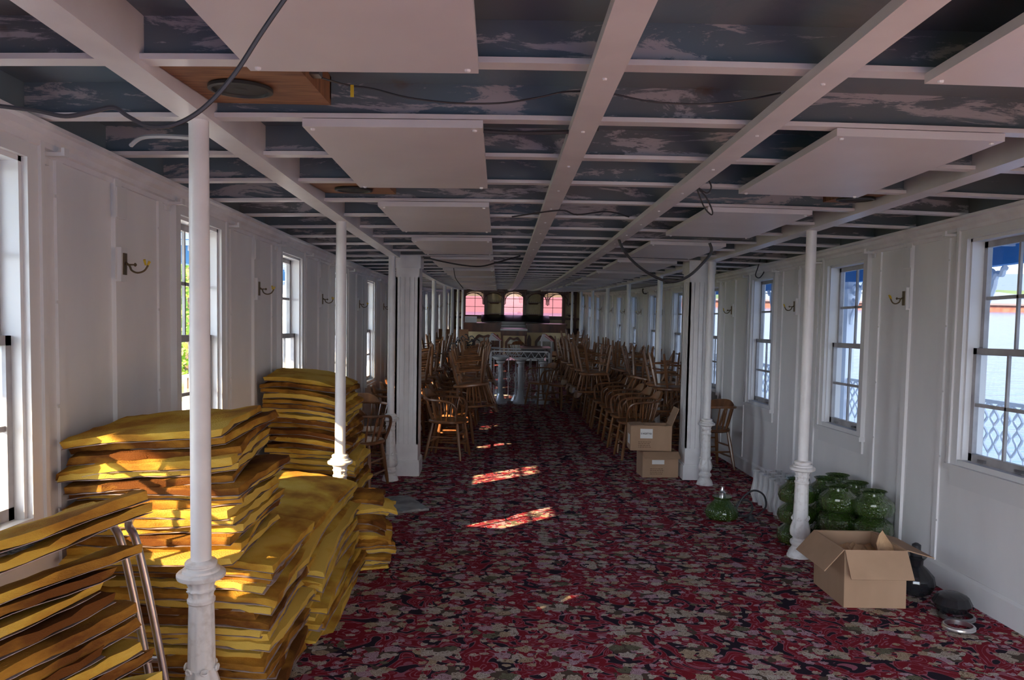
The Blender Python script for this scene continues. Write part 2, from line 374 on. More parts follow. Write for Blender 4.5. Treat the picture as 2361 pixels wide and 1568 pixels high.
# ------------------------------------------------------------------ the saloon shell
XL, XR = -1.70, 2.74          # inner faces of the side walls
PL, PR = -1.068, 2.104        # lines of posts
Y0, Y1 = -1.2, 26.8
f = MB()
ny, nx = 56, 4
vs = [(XL - .1 + (XR - XL + .2) * i / nx, Y0 + (Y1 - Y0) * j / ny, sheer(Y0 + (Y1 - Y0) * j / ny)) for j in range(ny + 1) for i in range(nx + 1)]
f.add(vs, [(j * (nx + 1) + i, j * (nx + 1) + i + 1, (j + 1) * (nx + 1) + i + 1, (j + 1) * (nx + 1) + i) for j in range(ny) for i in range(nx)])
tag(f.build('floor', 'carpet', smooth=True), kind='structure', label='dark red carpet with cream and pink flower bouquets')

# ceiling: steel deck, cross beams, girders, boards
f = MB()
for j in range(14): f.bar([(XL - .1 + .332 * j, .13), (XL - .1 + .332 * (j + 1), .13), (XL - .1 + .332 * (j + 1), .16), (XL - .1 + .332 * j, .16)], Y0, Y1 + .1, lambda x, y: ceilz(x, y))
ceiling = tag(f.build('ceiling', 'steeldeck', smooth=True), kind='structure')
BEAM = [2.24 + .575 * k for k in range(-5, 43)]
for yb in BEAM:
    web = MB(); fl = MB(); n = 10
    for i in range(n):
        xa = XL + (XR - XL) * i / n; xb = XL + (XR - XL) * (i + 1) / n
        za, zb = ceilz(xa, yb), ceilz(xb, yb)
        def seg(mb, ya, yc, lo, hi):
            mb.add([(xa, ya, za + lo), (xb, ya, zb + lo), (xb, yc, zb + lo), (xa, yc, za + lo), (xa, ya, za + hi), (xb, ya, zb + hi), (xb, yc, zb + hi), (xa, yc, za + hi)],
                   [(3, 2, 1, 0), (4, 5, 6, 7), (0, 1, 5, 4), (1, 2, 6, 5), (2, 3, 7, 6), (3, 0, 4, 7)])
        seg(web, yb + .03, yb + .04, .012, .135); seg(fl, yb, yb + .07, 0, .016)
    b = web.build('beam', 'steeldeck', ceiling); fl.build('flange', 'gird', b)
for x in (PL, PR):
    g = MB(); g.bar([(x - .05, -.018), (x + .05, -.018), (x + .05, .13), (x - .05, .13)], Y0, 24.2, lambda a, y: ceilz(x, y)); g.build('girder', 'gird', ceiling)
for x in (.29, .92):
    g = MB(); g.bar([(x - .047, -.03), (x + .047, -.03), (x + .047, 0), (x - .047, 0)], Y0, 24.6, lambda a, y: ceilz(x, y)); bo = g.build('furring_board', 'gird', ceiling)
    s = MB()
    for yb in BEAM:
        if yb > .8:
            for dx in (0,): s.lathe([(.007, -.034), (.006, -.036), (.003, -.037)], 8, (x + dx, yb + .03, ceilz(x, yb)))
            s.lathe([(.007, -.028), (.007, -.033), (.003, -.035)], 8, (x + .0, yb + .03, ceilz(x, yb)))
    s.build('screw_heads', 'white', bo)

# front wall added unseen behind the camera; its wide doorway limits incoming daylight
f = MB(); zf0 = sheer(Y0)
for xa, xb, za, zc in ((XL, -.8, 0, 2.44), (1.7, XR, 0, 2.44), (-.8, 1.7, 2.1, 2.44)): f.box(xa, xb, Y0 - .1, Y0, zf0 + za, zf0 + zc)
tag(f.build('wall_front_added', 'wall'), kind='structure')
# walls with window openings
ZS, ZH = .80, 2.11
RWIN = [(4.53 + 1.93 * k - .64, 4.53 + 1.93 * k) for k in range(-1, 12)]
LWIN = [(2.82 + 1.93 * k - .60, 2.82 + 1.93 * k) for k in range(0, 13)]
def side_wall(name, xi, xo, wins, y0=Y0):
    a, b = min(xi, xo), max(xi, xo); f = MB(); y = y0
    for (p, q) in wins:
        f.sbox(a, b, y, p, 0, 2.243, n=2); f.sbox(a, b, p, q, 0, ZS, n=1); f.sbox(a, b, p, q, ZH, 2.243, n=1); y = q
    f.sbox(a, b, y, Y1, 0, 2.243)
    o = tag(f.build(name, 'wall'), kind='structure'); g = MB(); g.sbox(a, b, y0, Y1, 2.243, 2.44); g.build('steel_coaming', 'steeldeck', o)
    sg = 1 if xi < 0 else -1
    for i, (p, q) in enumerate(wins):
        for yy, wd, t in ((p - .22, .045, .012), (q + .22, .045, .012), ((q + p + 1.93) / 2, .06, .02)):
            if yy < y0 + .1 or yy > Y1 - .1: continue
            g = MB(); g.sbox(min(xi, xi + sg * t), max(xi, xi + sg * t), yy - wd / 2, yy + wd / 2, .15, 2.2, n=1); g.build('batten', 'wall', o)
        s = MB()
        for yy in (p - .22, q + .22):
            for zz in (.4, .8, 1.2, 1.6, 2.0):
                a2 = xi + sg * .012
                s.box(min(a2, a2 + sg * .006), max(a2, a2 + sg * .006), yy - .045, yy - .033, sheer(yy) + zz, sheer(yy) + zz + .012)
        s.build('screw_caps', 'casing', o)
    return o
side_wall('wall_left', XL, XL - .12, LWIN); side_wall('wall_right', XR, XR + .12, RWIN)
for i, (x, sg) in enumerate(((XL, 1), (XR, -1))):
    g = MB(); g.bar([(x, .0), (x + sg * .014, 0), (x + sg * .014, .13), (x + sg * .006, .15), (x, .15)], Y0, Y1, lambda a, y: sheer(y), n=30)
    tag(g.build('baseboard_' + ('left', 'right')[i], 'wall'), kind='structure')
    g = MB(); pr = [(0, 2.14), (.012, 2.14), (.016, 2.16), (.03, 2.165), (.034, 2.185), (.05, 2.2), (.056, 2.222), (.075, 2.228), (.075, 2.243), (0, 2.243)]
    g.bar([(x + sg * a, b) for a, b in pr], Y0, Y1, lambda a, y: sheer(y), n=34)
    tag(g.build('trim_%d' % (i + 1), 'crown'), kind='structure')
nwin = 0
def window(xi, sg, y0, y1, zs, zh, frost=False, pink=False):
    """xi inner wall face, sg points into the room"""
    global nwin; nwin += 1
    X = lambda a: xi + sg * a
    def bx(mb, a0, a1, ya, yb, za, zb): mb.sbox(min(X(a0), X(a1)), max(X(a0), X(a1)), ya, yb, za, zb, n=1)
    c = MB(); w = .075
    bx(c, 0, .022, y0 - w, y0, zs - .02, zh + w); bx(c, 0, .022, y1, y1 + w, zs - .02, zh + w); bx(c, 0, .022, y0, y1, zh, zh + w)
    bx(c, 0, .034, y0 - w - .012, y0 - w + .012, zs - .02, zh + w); bx(c, 0, .034, y1 + w - .012, y1 + w + .012, zs - .02, zh + w)
    bx(c, 0, .045, y0 - w - .02, y1 + w + .02, zs - .055, zs - .02); bx(c, 0, .016, y0 - w, y1 + w, zs - .15, zs - .055)
    bx(c, -.12, 0, y0, y0 + .018, zs, zh); bx(c, -.12, 0, y1 - .018, y1, zs, zh); bx(c, -.12, 0, y0, y1, zh - .018, zh); bx(c, -.13, .02, y0, y1, zs - .02, zs + .012)
    o = tag(c.build('window_%d' % nwin, 'casing'), kind='structure')
    zm = (zs + zh) / 2
    for (za, zb, ax) in ((zm - .02, zh - .018, -.085), (zs + .012, zm + .02, -.05)):
        s = MB(); ya, yb = y0 + .018, y1 - .018; t = .014; st = .032
        bx(s, ax - t, ax + t, ya, ya + st, za, zb); bx(s, ax - t, ax + t, yb - st, yb, za, zb)
        bx(s, ax - t, ax + t, ya, yb, za, za + (.045 if za < zm - .1 else .04)); bx(s, ax - t, ax + t, ya, yb, zb - .035, zb)
        ym, zz = (ya + yb) / 2, (za + zb) / 2; bx(s, ax - .008, ax + .008, ym - .008, ym + .008, za, zb); bx(s, ax - .008, ax + .008, ya, yb, zz - .01, zz + .01)
        so_ = s.build('sash', 'sash', o)
        g = MB(); g.bar([(X(ax), za + .02), (X(ax), zb - .02)], ya + .01, yb - .01, lambda a, y: sheer(y), 1)
        g.f = g.f[:1]; g.m = g.m[:1]; g.build('glass', 'frost' if frost else 'glass', so_)
    # curtain pole holders at the head of the casing
    for yy in (y0 - .13, y1 + .13):
        h = MB(); bx(h, 0, .014, yy - .02, yy + .02, zh + .0, zh + .07); bx(h, .0, .085, yy - .012, yy + .012, zh + .03, zh + .044); bx(h, .078, .09, yy - .016, yy + .016, zh + .03, zh + .06)
        h.build('curtain_bracket', 'casing', o)
    # sash lifts
    h = MB()
    for q in (.25, .75): bx(h, -.038, -.02, y0 + (y1 - y0) * q - .03, y0 + (y1 - y0) * q + .03, zs + .02, zs + .035)
    h.build('sash_lift', 'steel', o)
    return o
for i, (p, q) in enumerate(LWIN): window(XL, 1, p, q, ZS, ZH, frost=(i == 0))
for i, (p, q) in enumerate(RWIN): window(XR, -1, p, q, ZS, ZH)
# far wall with three pink windows
FW = [(-.84, .64), (.485, .64), (1.83, .64)]
f = MB(); z0 = sheer(Y1); x = XL
for (c, wd) in FW:
    f.box(x, c - wd / 2, Y1, Y1 + .12, z0, z0 + 2.45); f.box(c - wd / 2, c + wd / 2, Y1, Y1 + .12, z0, z0 + 1.36); f.box(c - wd / 2, c + wd / 2, Y1, Y1 + .12, z0 + 2.2, z0 + 2.45); x = c + wd / 2
f.box(x, XR, Y1, Y1 + .12, z0, z0 + 2.45)
fw = tag(f.build('wall_back', 'cream'), kind='structure')
for c, wd in FW:
    nwin += 1; s = MB(); a, b = c - wd / 2, c + wd / 2; y = Y1 - .02
    for xa, xb in ((a - .05, a), (b, b + .05)): s.box(xa, xb, y, y + .05, z0 + 1.3, z0 + 2.24)
    s.box(a - .07, b + .07, y - .03, y + .05, z0 + 1.31, z0 + 1.36); s.box(a - .05, b + .05, y, y + .05, z0 + 2.2, z0 + 2.26)
    for k in range(12):  # arched head
        t0, t1 = PI * k / 12, PI * (k + 1) / 12
        f0 = lambda t: (c + wd / 2 * math.cos(t), z0 + 1.98 + .2 * math.sin(t))
        (xa, za), (xb, zb) = f0(t0), f0(t1); zt = z0 + 2.22
        s.add([(xa, y, za), (xb, y, zb), (xb, y, zt), (xa, y, zt), (xa, y + .05, za), (xb, y + .05, zb), (xb, y + .05, zt), (xa, y + .05, zt)],
              [(0, 1, 2, 3), (7, 6, 5, 4), (0, 4, 5, 1), (2, 6, 7, 3)])
    o = tag(s.build('window_%d' % nwin, 'mahog'), kind='structure')
    s = MB(); s.box(c - .008, c + .008, Y1 + .03, Y1 + .05, z0 + 1.36, z0 + 2.2)
    for zz in (1.645, 1.93): s.box(a, b, Y1 + .03, Y1 + .05, z0 + zz - .008, z0 + zz + .008)
    s.build('muntins', 'mahog', o)
    s = MB(); s.add([(a, Y1 + .04, z0 + 1.36), (b, Y1 + .04, z0 + 1.36), (b, Y1 + .04, z0 + 2.2), (a, Y1 + .04, z0 + 2.2)], [(0, 1, 2, 3)]); s.build('glass', 'pink', o)

# ------------------------------------------------------------------ outside: galleries, river, shore, trees
def strip(name, x0, x1, y0, y1, z, m, label=None):
    g = MB(); g.sbox(x0, x1, y0, y1, z, z + .05, n=30); return tag(g.build(name, m), kind='structure', label=label)
strip('floor_gallery_right', XR + .12, 4.4, -3, 29, -.09, 'porchdeck'); strip('floor_gallery_left', -3.4, XL - .12, -3, 29, -.09, 'porchdeck')
for nm, xa, xb, xe in (('ceiling_gallery_right', XR + .12, 4.55, 4.36), ('ceiling_gallery_left', -3.5, XL - .12, -3.36)):
    c = strip(nm, xa, xb, -3, 29, 2.36, 'blueroof')
    for yb in [-2.8 + .62 * k for k in range(51)]:
        g = MB(); g.sbox(xa, xb, yb, yb + .03, 2.31, 2.36, n=1); g.build('rafter', 'porchwhite', c)
    g = MB(); g.sbox(xe - .05, xe + .05, -3, 29, 2.17, 2.36, n=30); g.build('edge_beam', 'blueroof', c)

def scroll_pts(sx):
    """a scrolled bracket: big S from the post foot up to the beam with a curl at each end; returns polylines in (u,z)"""
    main = [(0, -.62), (.02, -.5), (.10, -.36), (.17, -.22), (.19, -.12), (.16, -.05), (.10, -.03), (.05, -.07), (.05, -.13), (.09, -.16), (.12, -.13)]
    top = [(.19, -.12), (.23, -.06), (.29, -.07), (.31, -.02), (.34, 0)]
    curl = [(.11, -.33), (.06, -.34), (.03, -.29), (.06, -.25), (.09, -.27), (.08, -.30)]
    return [[(sx * a, 0, z) for a, z in l] for l in (main, top, curl)]
pp = MB(); pp.box(-.05, .05, -.05, .05, 0, 2.2)
pcap = MB(); pcap.box(-.07, .07, -.07, .07, 2.06, 2.12); pcap.box(-.065, .065, -.065, .065, 0, .12); pcap.box(-.06, .06, -.06, .06, .95, 1.0)
bk = MB()
for l in scroll_pts(1): bk.tube(smooth_path([(a * .9, b, c * .78) for a, b, c in l], 5), .026, 6)
ppm, pcm, bkm = pp.mesh('post', 'porchwhite'), pcap.mesh('moulding', 'porchwhite'), bk.mesh('bracket', 'porchwhite')
for side, xe in (('river', 4.2), ('shore', -3.2)):
    for k in range(10):
        yy = 1.8 + 2.5 * k
        o = tag(bpy.data.objects.new('gallery_post', ppm), 'white square gallery post with scrolled brackets outside the %s windows' % side, 'post', 'gallery posts on the %s side' % side)
        C.objects.link(o); o.location = onfloor(xe, yy, -.04)
        c = bpy.data.objects.new('moulding', pcm); C.objects.link(c); c.parent = o
        for sgn in (1, -1):
            b = bpy.data.objects.new('bracket', bkm); C.objects.link(b); b.parent = o; b.location = (0, sgn * .05, 2.18); b.rotation_euler = (0, 0, sgn * PI / 2)
# river side railing: lattice band above pickets
def railing(xe, side):
    for k in range(9):
        ya = 1.85 + 2.5 * k; yb = ya + 2.4; o = empty('gallery_railing', onfloor(xe, ya))
        tag(o, ('white cast railing with interlaced lattice and pickets outside river windows' if side == 'river' else 'white turned baluster railing outside the shore side windows'), 'railing', 'railing panels on the %s side' % side)
        a = math.atan2(sheer(yb) - sheer(ya), yb - ya); o.rotation_euler = (a, 0, 0)
        r = MB(); L = 2.4; r.box(-.02, .02, 0, L, .98, 1.01); r.box(-.015, .015, 0, L, .08, .11); r.build('rail', 'porchwhite', o)
        n = 16; st = L / n; p = MB()
        for i in range(n):
            y = st * (i + .5)
            if side == 'river':
                p.tube([(0, y, .1), (0, y, .56)], .008, 5)
                for sg in (1, -1):
                    p.tube(smooth_path([(0, y, .56), (0, y + sg * st * .42, .64), (0, y + sg * st * .12, .72), (0, y + sg * st * .5, .79), (0, y + sg * st * .12, .86), (0, y + sg * st * .45, .93), (0, y, .985)], 3), .012, 5)
            else:
                p.lathe([(.012, .1), (.02, .2), (.03, .35), (.016, .5), (.03, .65), (.014, .8), (.014, .98)], 8, (0, y, 0))
        p.build('balusters', 'porchwhite', o)
railing(4.2, 'river'); railing(-3.2, 'shore')

g = MB(); g.add([(-400, -300, -2.4), (900, -300, -2.4), (900, 900, -2.4), (-400, 900, -2.4)], [(0, 1, 2, 3)])
tag(g.build('river', 'water'), 'rippled pale blue river water beyond the right hand windows', 'water', kind='stuff')
g = MB(); g.box(45, 900, 426, 700, -3, 1.2); q = tag(g.build('ground_far_quay', 'quay'), kind='structure'); g = MB(); g.box(45, 900, 424, 700, 1.2, 2.2); g.build('quay_top', 'sand', q)
random.seed(3)
def ridge(name, y, x0, x1, h0, h1, m, zb=0):
    g = MB(); n = 70; pts = []
    for i in range(n + 1):
        x = x0 + (x1 - x0) * i / n; pts.append((x, h0 + (h1 - h0) * (.5 + .5 * noise.noise(Vector((x * .012, y * .01, 0)))) + 1.2 * noise.noise(Vector((x * .15, 3, y)))))
    vs = [(x, y, zb) for x, _ in pts] + [(x, y + 10, z) for x, z in pts] + [(x, y + 90, z * .8) for x, z in pts] + [(x, y + 160, zb) for x, _ in pts]; k = n + 1
    g.add(vs, [(r * k + i, r * k + i + 1, (r + 1) * k + i + 1, (r + 1) * k + i) for r in range(3) for i in range(n)])
    return tag(g.build(name, m, smooth=True), kind='structure')
ridge('ground_hill', 470, -60, 700, 7, 13, 'hill'); ridge('ground_far_ridge', 900, -200, 1300, 30, 44, 'hillfar')
for i, (px, wd, h) in enumerate(((1990, 34, 9), (2130, 22, 6), (2300, 52, 6.5), (1780, 25, 7), (1580, 20, 7))):
    p = at(px, 700, 440); o = empty('warehouse', (p.x, 440, 2.2)); tag(o, ('pale blue gabled warehouse, tallest on the far quay', 'small pale shed between warehouses on the far quay', 'wide low white shed on far quay at right', 'pale shed on far quay left of the tall warehouse', 'pale shed on far quay farthest left')[i], 'building')
    g = MB(); g.box(-wd / 2, wd / 2, 0, 20, 0, h * .55); g.build('wall', 'shed', o)
    g = MB(); g.prism([(-wd / 2 - 1, h * .55), (wd / 2 + 1, h * .55), (0, h)], 22, Matrix.Translation((0, 10, 0))); g.build('roof', 'shed', o)
g = MB(); g.box(-70, 28, 205, 300, -3, 1.5); tag(g.build('ground_river_bend', 'sand'), kind='structure')
# shore side: bank, trees
g = MB(); g.box(-80, -5.2, -40, 80, -2.6, -.9); tag(g.build('ground_bank', 'grass'), kind='structure')
g = MB(); g.box(-8.4, -6.2, -20, 60, -.9, -.86); tag(g.build('ground_path', 'concrete'), kind='structure')
def tree(x, y, h, r, seed, label):
    random.seed(seed); o = empty('tree', (x, y, -.9)); tag(o, label, 'tree', 'trees on the bank left of the boat')
    t = MB(); t.tube([(0, 0, 0), (.1, 0, h * .3), (0, .1, h * .7)], [.16, .12, .05], 8)
    for i in range(5):
        a = random.random() * 6.28; t.tube([(0, 0, h * (.25 + .1 * i)), (math.cos(a) * r * .6, math.sin(a) * r * .6, h * (.4 + .1 * i))], [.05, .015], 5)
    t.build('trunk', 'bark', o)
    f = MB(); n = 5200
    for i in range(n):
        while True:
            v = Vector((random.uniform(-1, 1), random.uniform(-1, 1), random.uniform(-1, 1)))
            if .35 < v.length < 1 and noise.noise(v * 2.6 + Vector((seed, 0, 0))) > -.12: break
        c = Vector((v.x * r, v.y * r, h * .55 + v.z * h * .5)); s = random.uniform(.07, .15)
        u = Vector((random.gauss(0, 1), random.gauss(0, 1), random.gauss(0, 1))).normalized(); w2 = u.orthogonal().normalized() * s * .5; u *= s
        f.add([c - u, c + w2, c + u, c - w2], [(0, 1, 2, 3)])
    f.build('foliage', 'leaf', o)
for i, (x, y, h, r) in enumerate(((-9.5, 24, 6.5, 2.6), (-13, 29, 7, 2.9), (-8.4, 31.5, 6.5, 2.7), (-14.5, 38, 8, 3.4), (-8.5, 40, 8, 3.4), (-12, 49, 8, 3.9))):
    tree(x, y, h, r, 11 + i, ('leafy green tree on the bank nearest the left hand windows', 'leafy green tree on the bank behind the nearest tree')[min(i, 1)] if i < 2 else 'leafy green tree farther back along the left bank')

# ------------------------------------------------------------------ posts
def flute(a, i, z): return 1 - .035 * (1 if (int(a / (2 * PI) * 24) % 2) else 0)
def leafmod(a, i, z): return 1 + .05 * math.cos(8 * a) + .02 * math.cos(24 * a + z * 80)
def make_post():
    o = empty('iron_post')
    s = MB(); s.lathe([(.036, .62), (.0355, 1.4), (.034, 2.2), (.034, 2.262)], 24); s.build('shaft', 'white', o, True)
    s = MB(); s.lathe([(.082, 0), (.082, .012), (.076, .02), (.076, .03), (.066, .05), (.056, .062), (.05, .075), (.052, .08), (.062, .09), (.065, .102), (.062, .114), (.05, .122), (.046, .135), (.05, .145)], 28); s.build('base', 'cast', o, True)
    s = MB(); s.lathe([(.05, .143), (.062, .155), (.067, .175), (.066, .2), (.056, .235), (.048, .262), (.05, .272)], 64, mod=leafmod)
    for k in range(6):
        a = 2 * PI * k / 6; c = Vector((.053 * math.cos(a), .053 * math.sin(a), .272)); tg = Vector((-math.sin(a), math.cos(a), 0)); rd = Vector((math.cos(a), math.sin(a), 0))
        s.tube([c + tg * (.013 * math.cos(t)) + Vector((0, 0, .01 * math.sin(t))) + rd * .004 for t in [i * PI / 4 for i in range(8)]], .0045, 6, closed=True)
    s.build('leaf_bulb', 'cast', o, True)
    s = MB(); s.lathe([(.05, .272), (.0495, .30), (.046, .48), (.0445, .515)], 48, mod=flute); s.build('fluted_shaft', 'cast', o, True)
    s = MB(); s.lathe([(.044, .512), (.049, .518), (.049, .528), (.044, .533), (.043, .54)], 28)
    s.lathe([(.043, .54), (.042, .55), (.047, .558), (.050, .563), (.046, .567), (.044, .575), (.050, .59), (.056, .60)], 64, mod=lambda a, i, z: 1 + .06 * math.cos(10 * a) * (1 if i < 4 else .5)); s.build('capital', 'cast', o, True)
    s = MB(); s.lathe([(.056, .598), (.066, .605), (.083, .609), (.085, .614), (.085, .624), (.080, .629), (.066, .632), (.065, .640), (.060, .644), (.052, .646), (.052, .65), (.056, .655), (.056, .664), (.052, .669), (.04, .672), (.036, .674)], 32); s.build('collar', 'cast', o, True)
    return o
post0 = make_post(); first = True
PLAB = {('L', 1): 'nearest white iron post, standing in front of the yellow insulation pile', ('L', 2): 'white iron post rising behind the tall middle insulation pile', ('L', 3): 'white iron post beside the left fluted pillar',
        ('R', 2): 'white iron post behind the open cardboard box', ('R', 3): 'white iron post beside the right fluted pillar'}
for k in range(1, 10):
    for sd, x in (('L', PL), ('R', PR)):
        y = (k + .13) * 2.48
        if sd == 'R' and k == 1: continue
        o = post0 if first else copy_tree(post0); first = False
        o.location = onfloor(x, y); o.scale.z = 1; 
        lab = PLAB.get((sd, k)) or ('slim white iron post standing among stacked chairs on the %s side' % ('left' if sd == 'L' else 'right') if k < 8 else 'slim white iron post at the %s end of the far bar' % ('left' if sd == 'L' else 'right'))
        tag(o, lab, 'post', 'iron posts along the %s side' % ('left' if sd == 'L' else 'right'))
tag(post0, PLAB[('L', 1)], 'post')

# ------------------------------------------------------------------ fluted pillars
def pillar(xa, xb, ya, yb, label):
    o = empty('fluted_pillar', onfloor((xa + xb) / 2, ya)); w = (xb - xa) / 2; d = yb - ya
    tag(o, label, 'pillar')
    s = MB()
    # grooved board wrapped on all four sides
    s.box(-w + .016, w - .016, .016, d - .016, .16, 2.27)
    for side in range(4):
        L2 = 2 * w if side % 2 == 0 else d
        n = max(3, round(L2 / .05)); st = L2 / n
        for i in range(n):
            a, b = i * st + .0045, (i + 1) * st - .0045
            if i == 0: a = 0
            if i == n - 1: b = L2
            if side == 0: s.box(-w + a, -w + b, 0, .018, .33, 2.05)
            elif side == 2: s.box(-w + a, -w + b, d - .018, d, .33, 2.05)
            elif side == 1: s.box(w - .018, w, a, b, .33, 2.05)
            else: s.box(-w, -w + .018, a, b, .33, 2.05)
    for z0_, z1_ in ((.16, .33), (2.05, 2.27)): s.box(-w, w, 0, d, z0_, z1_)
    s.build('fluted_shaft', 'white', o)
    s = MB(); s.box(-w - .018, w + .018, -.018, d + .018, 0, .15); s.box(-w - .01, w + .01, -.01, d + .01, .15, .165); s.build('plinth', 'white', o)
    s = MB(); s.box(-w - .012, w + .012, -.012, d + .012, 2.14, 2.27); s.build('cap', 'white', o)
pillar(-1.06, -.82, 8.0, 8.3, 'square white fluted pillar on the left, beside the chairs'); pillar(1.95, 2.20, 8.0, 8.28, 'square white fluted pillar on the right, behind the two cardboard boxes')

# ------------------------------------------------------------------ ceiling panels
pi_ = 0
for k in range(-1, 12):
    ya = 2.82 + 1.725 * k; yb = ya + 1.15
    if yb > 24.3: break
    for sd, xa, xb in (('left', -.71, -.07), ('right', 1.20, 1.81)):
        g = MB(); g.bar([(xa, -.03), (xb, -.03), (xb, -.002), (xa, -.002)], ya, yb, lambda x, y: ceilz(x, y), 3)
        o = g.build('ceiling_panel', 'panel')
        if k < 3: lab = '%s white rectangular panel in the %s hand row under the ceiling beams' % (('Nearest, half cut off', 'Second nearest', 'Third nearest', 'Fourth nearest')[k + 1], sd)
        else: lab = 'distant white panel in the %s row under the ceiling beams' % sd
        tag(o, lab, 'panel', 'far ceiling panels of the %s row' % sd if k >= 3 else None)
        s = MB()
        for xx in (xa + .03, xb - .03):
            for yy in (ya + .03, yb - .03): s.lathe([(.009, 0), (.008, -.006), (.003, -.008)], 8, (xx, yy, ceilz(xx, yy) - .03))
        s.build('screw_heads', 'white', o)

# speaker boxes let into the ceiling
def speaker(xa, xb, ya, yb, label, cx):
    z = ceilz(xa, ya) + .015; o = empty('ceiling_speaker', (xa, ya, z)); tag(o, label, 'speaker'); w, d = xb - xa, yb - ya
    s = MB(); s.box(0, w, 0, d, 0, .018); s.box(0, w, 0, .018, .018, .1); s.box(0, w, d - .018, d, .018, .1); s.box(0, .018, 0, d, .018, .1); s.box(w - .018, w, 0, d, .018, .1); s.build('baffle_board', 'oldwood', o)
    s = MB(); s.lathe([(.10, -.004), (.10, -.014), (.088, -.016), (.084, -.004)], 32, (cx, d / 2, 0)); s.build('rim', 'black', o, True)
    s = MB(); s.lathe([(.085, -.008), (.05, -.001), (.03, -.001), (.02, -.008), (.005, -.01)], 32, (cx, d / 2, 0)); s.build('speaker_cone', 'cone', o, True)
    s = MB(); s.box(w, w + .03, d * .3, d * .3 + .05, .02, .05); s.build('terminal', 'steel', o)
speaker(-1.01, -.60, 2.33, 2.78, 'wooden board with round black speaker between the first beams at left', .17)
speaker(-1.0, -.60, 4.06, 4.5, 'small brown speaker board two panels farther down the left row', .2)
speaker(1.85, 2.04, 4.06, 4.5, 'brown speaker board beside the right hand girder', .09)

# ------------------------------------------------------------------ cables
def cable(name, pts, r, m, label, n=6, tw=False):
    P = smooth_path(pts, n); g = MB(); g.tube(P, r, 6)
    o = g.build(name, m, smooth=True); tag(o, label, 'cable'); return o
def A3(l): return [at(a, b, d) for a, b, d in l]
c = cable('twisted_cable', A3([(742, 180, 2.45), (800, 196, 2.5), (860, 205, 2.5), (940, 225, 2.5), (1040, 237, 2.52), (1150, 238, 2.55), (1240, 225, 2.55), (1310, 211, 2.55), (1400, 215, 2.6), (1500, 234, 2.6), (1610, 240, 2.6), (1710, 232, 2.6), (1800, 214, 2.6)]), .003, 'cable', 'thin twisted cable swagged below the deck in the second ceiling bay')
P = at(812, 205, 2.5); g = MB(); g.box(P.x - .005, P.x + .005, P.y - .003, P.y + .003, P.z - .025, P.z + .012); g.build('yellow_tag', 'yellow', c)
cable('cable_loop', A3([(1605, 430, 3.9), (1612, 450, 3.9), (1625, 480, 3.9), (1640, 495, 3.9), (1642, 485, 3.9), (1628, 455, 3.9), (1608, 432, 3.9), (1630, 445, 3.9), (1640, 430, 3.9), (1628, 405, 3.9)]), .004, 'cable', 'dark cable loop dangling below the second furring board')
cable('drooping_cable', A3([(1425, 548, 6.0), (1440, 580, 6.0), (1470, 612, 6.0), (1510, 638, 6.0), (1550, 650, 6.0), (1590, 635, 6.0), (1622, 605, 6.0), (1640, 580, 6.0), (1636, 560, 6.0)]), .011, 'cable', 'thick dark cable drooping in a deep curve in front of the right pillar')
cable('hanging_wire', A3([(1755, 590, 8.0), (1748, 615, 8.0), (1742, 635, 8.0), (1752, 640, 8.0), (1765, 620, 8.0), (1768, 600, 8.0)]), .006, 'cable', 'loose dark wire hanging at a window head on the right wall')
cable('ceiling_wire', A3([(975, 592, 7.6), (1020, 603, 7.6), (1070, 612, 7.6), (1110, 614, 7.6), (1150, 604, 7.6), (1200, 590, 7.6)]), .008, 'cable', 'dark wire sagging under the left row of panels')
cable('ceiling_wire', A3([(1250, 600, 9.0), (1330, 610, 9.0), (1390, 588, 8.5), (1420, 575, 8.3)]), .006, 'cable', 'dark wire strung between the two furring boards')
cable('ceiling_wire', A3([(1046, 618, 9.0), (1050, 640, 9.0), (1060, 655, 9.0), (1068, 665, 9.0)]), .005, 'cable', 'short dark wire hanging from a far panel on the left')
cable('ceiling_wire', A3([(1180, 500, 4.6), (1290, 485, 4.6), (1330, 495, 4.6), (1400, 488, 4.7), (1450, 500, 4.8)]), .005, 'cable', 'dark wire lying across the beams near the third bay')
cable('cable_loop', A3([(1488, 662, 14.5), (1482, 668, 14.5), (1484, 676, 14.5), (1492, 676, 14.5), (1494, 667, 14.5), (1488, 662, 14.5)]), .014, 'cable', 'small coil of dark cable hanging high on the right wall')
cable('foreground_cable', A3([(700, -60, .95), (655, 0, .95), (600, 80, .95), (545, 165, .95), (490, 230, .95), (440, 270, .95), (390, 290, .95), (340, 290, .95), (295, 268, .95), (262, 248, .95), (210, 258, .95), (150, 268, .95), (80, 255, .95), (-40, 240, .95)]), .0028, 'cable', 'dark cable hanging close in front of the upper left ceiling')
for k in range(5):
    y = 3.3 + 1.725 * k
    if k == 0: cable('conduit', A3([(302, 335, 3.15), (325, 318, 3.1), (370, 314, 3.05), (455, 318, 3.0)]), .009, 'wirewhite', 'curved white conduit above the left crown moulding')
cable('conduit', A3([(1115, 302, 2.9), (1190, 306, 2.9), (1290, 305, 2.9), (1380, 298, 2.9)]), .008, 'cable', 'dark ribbed conduit between the second and third beams')

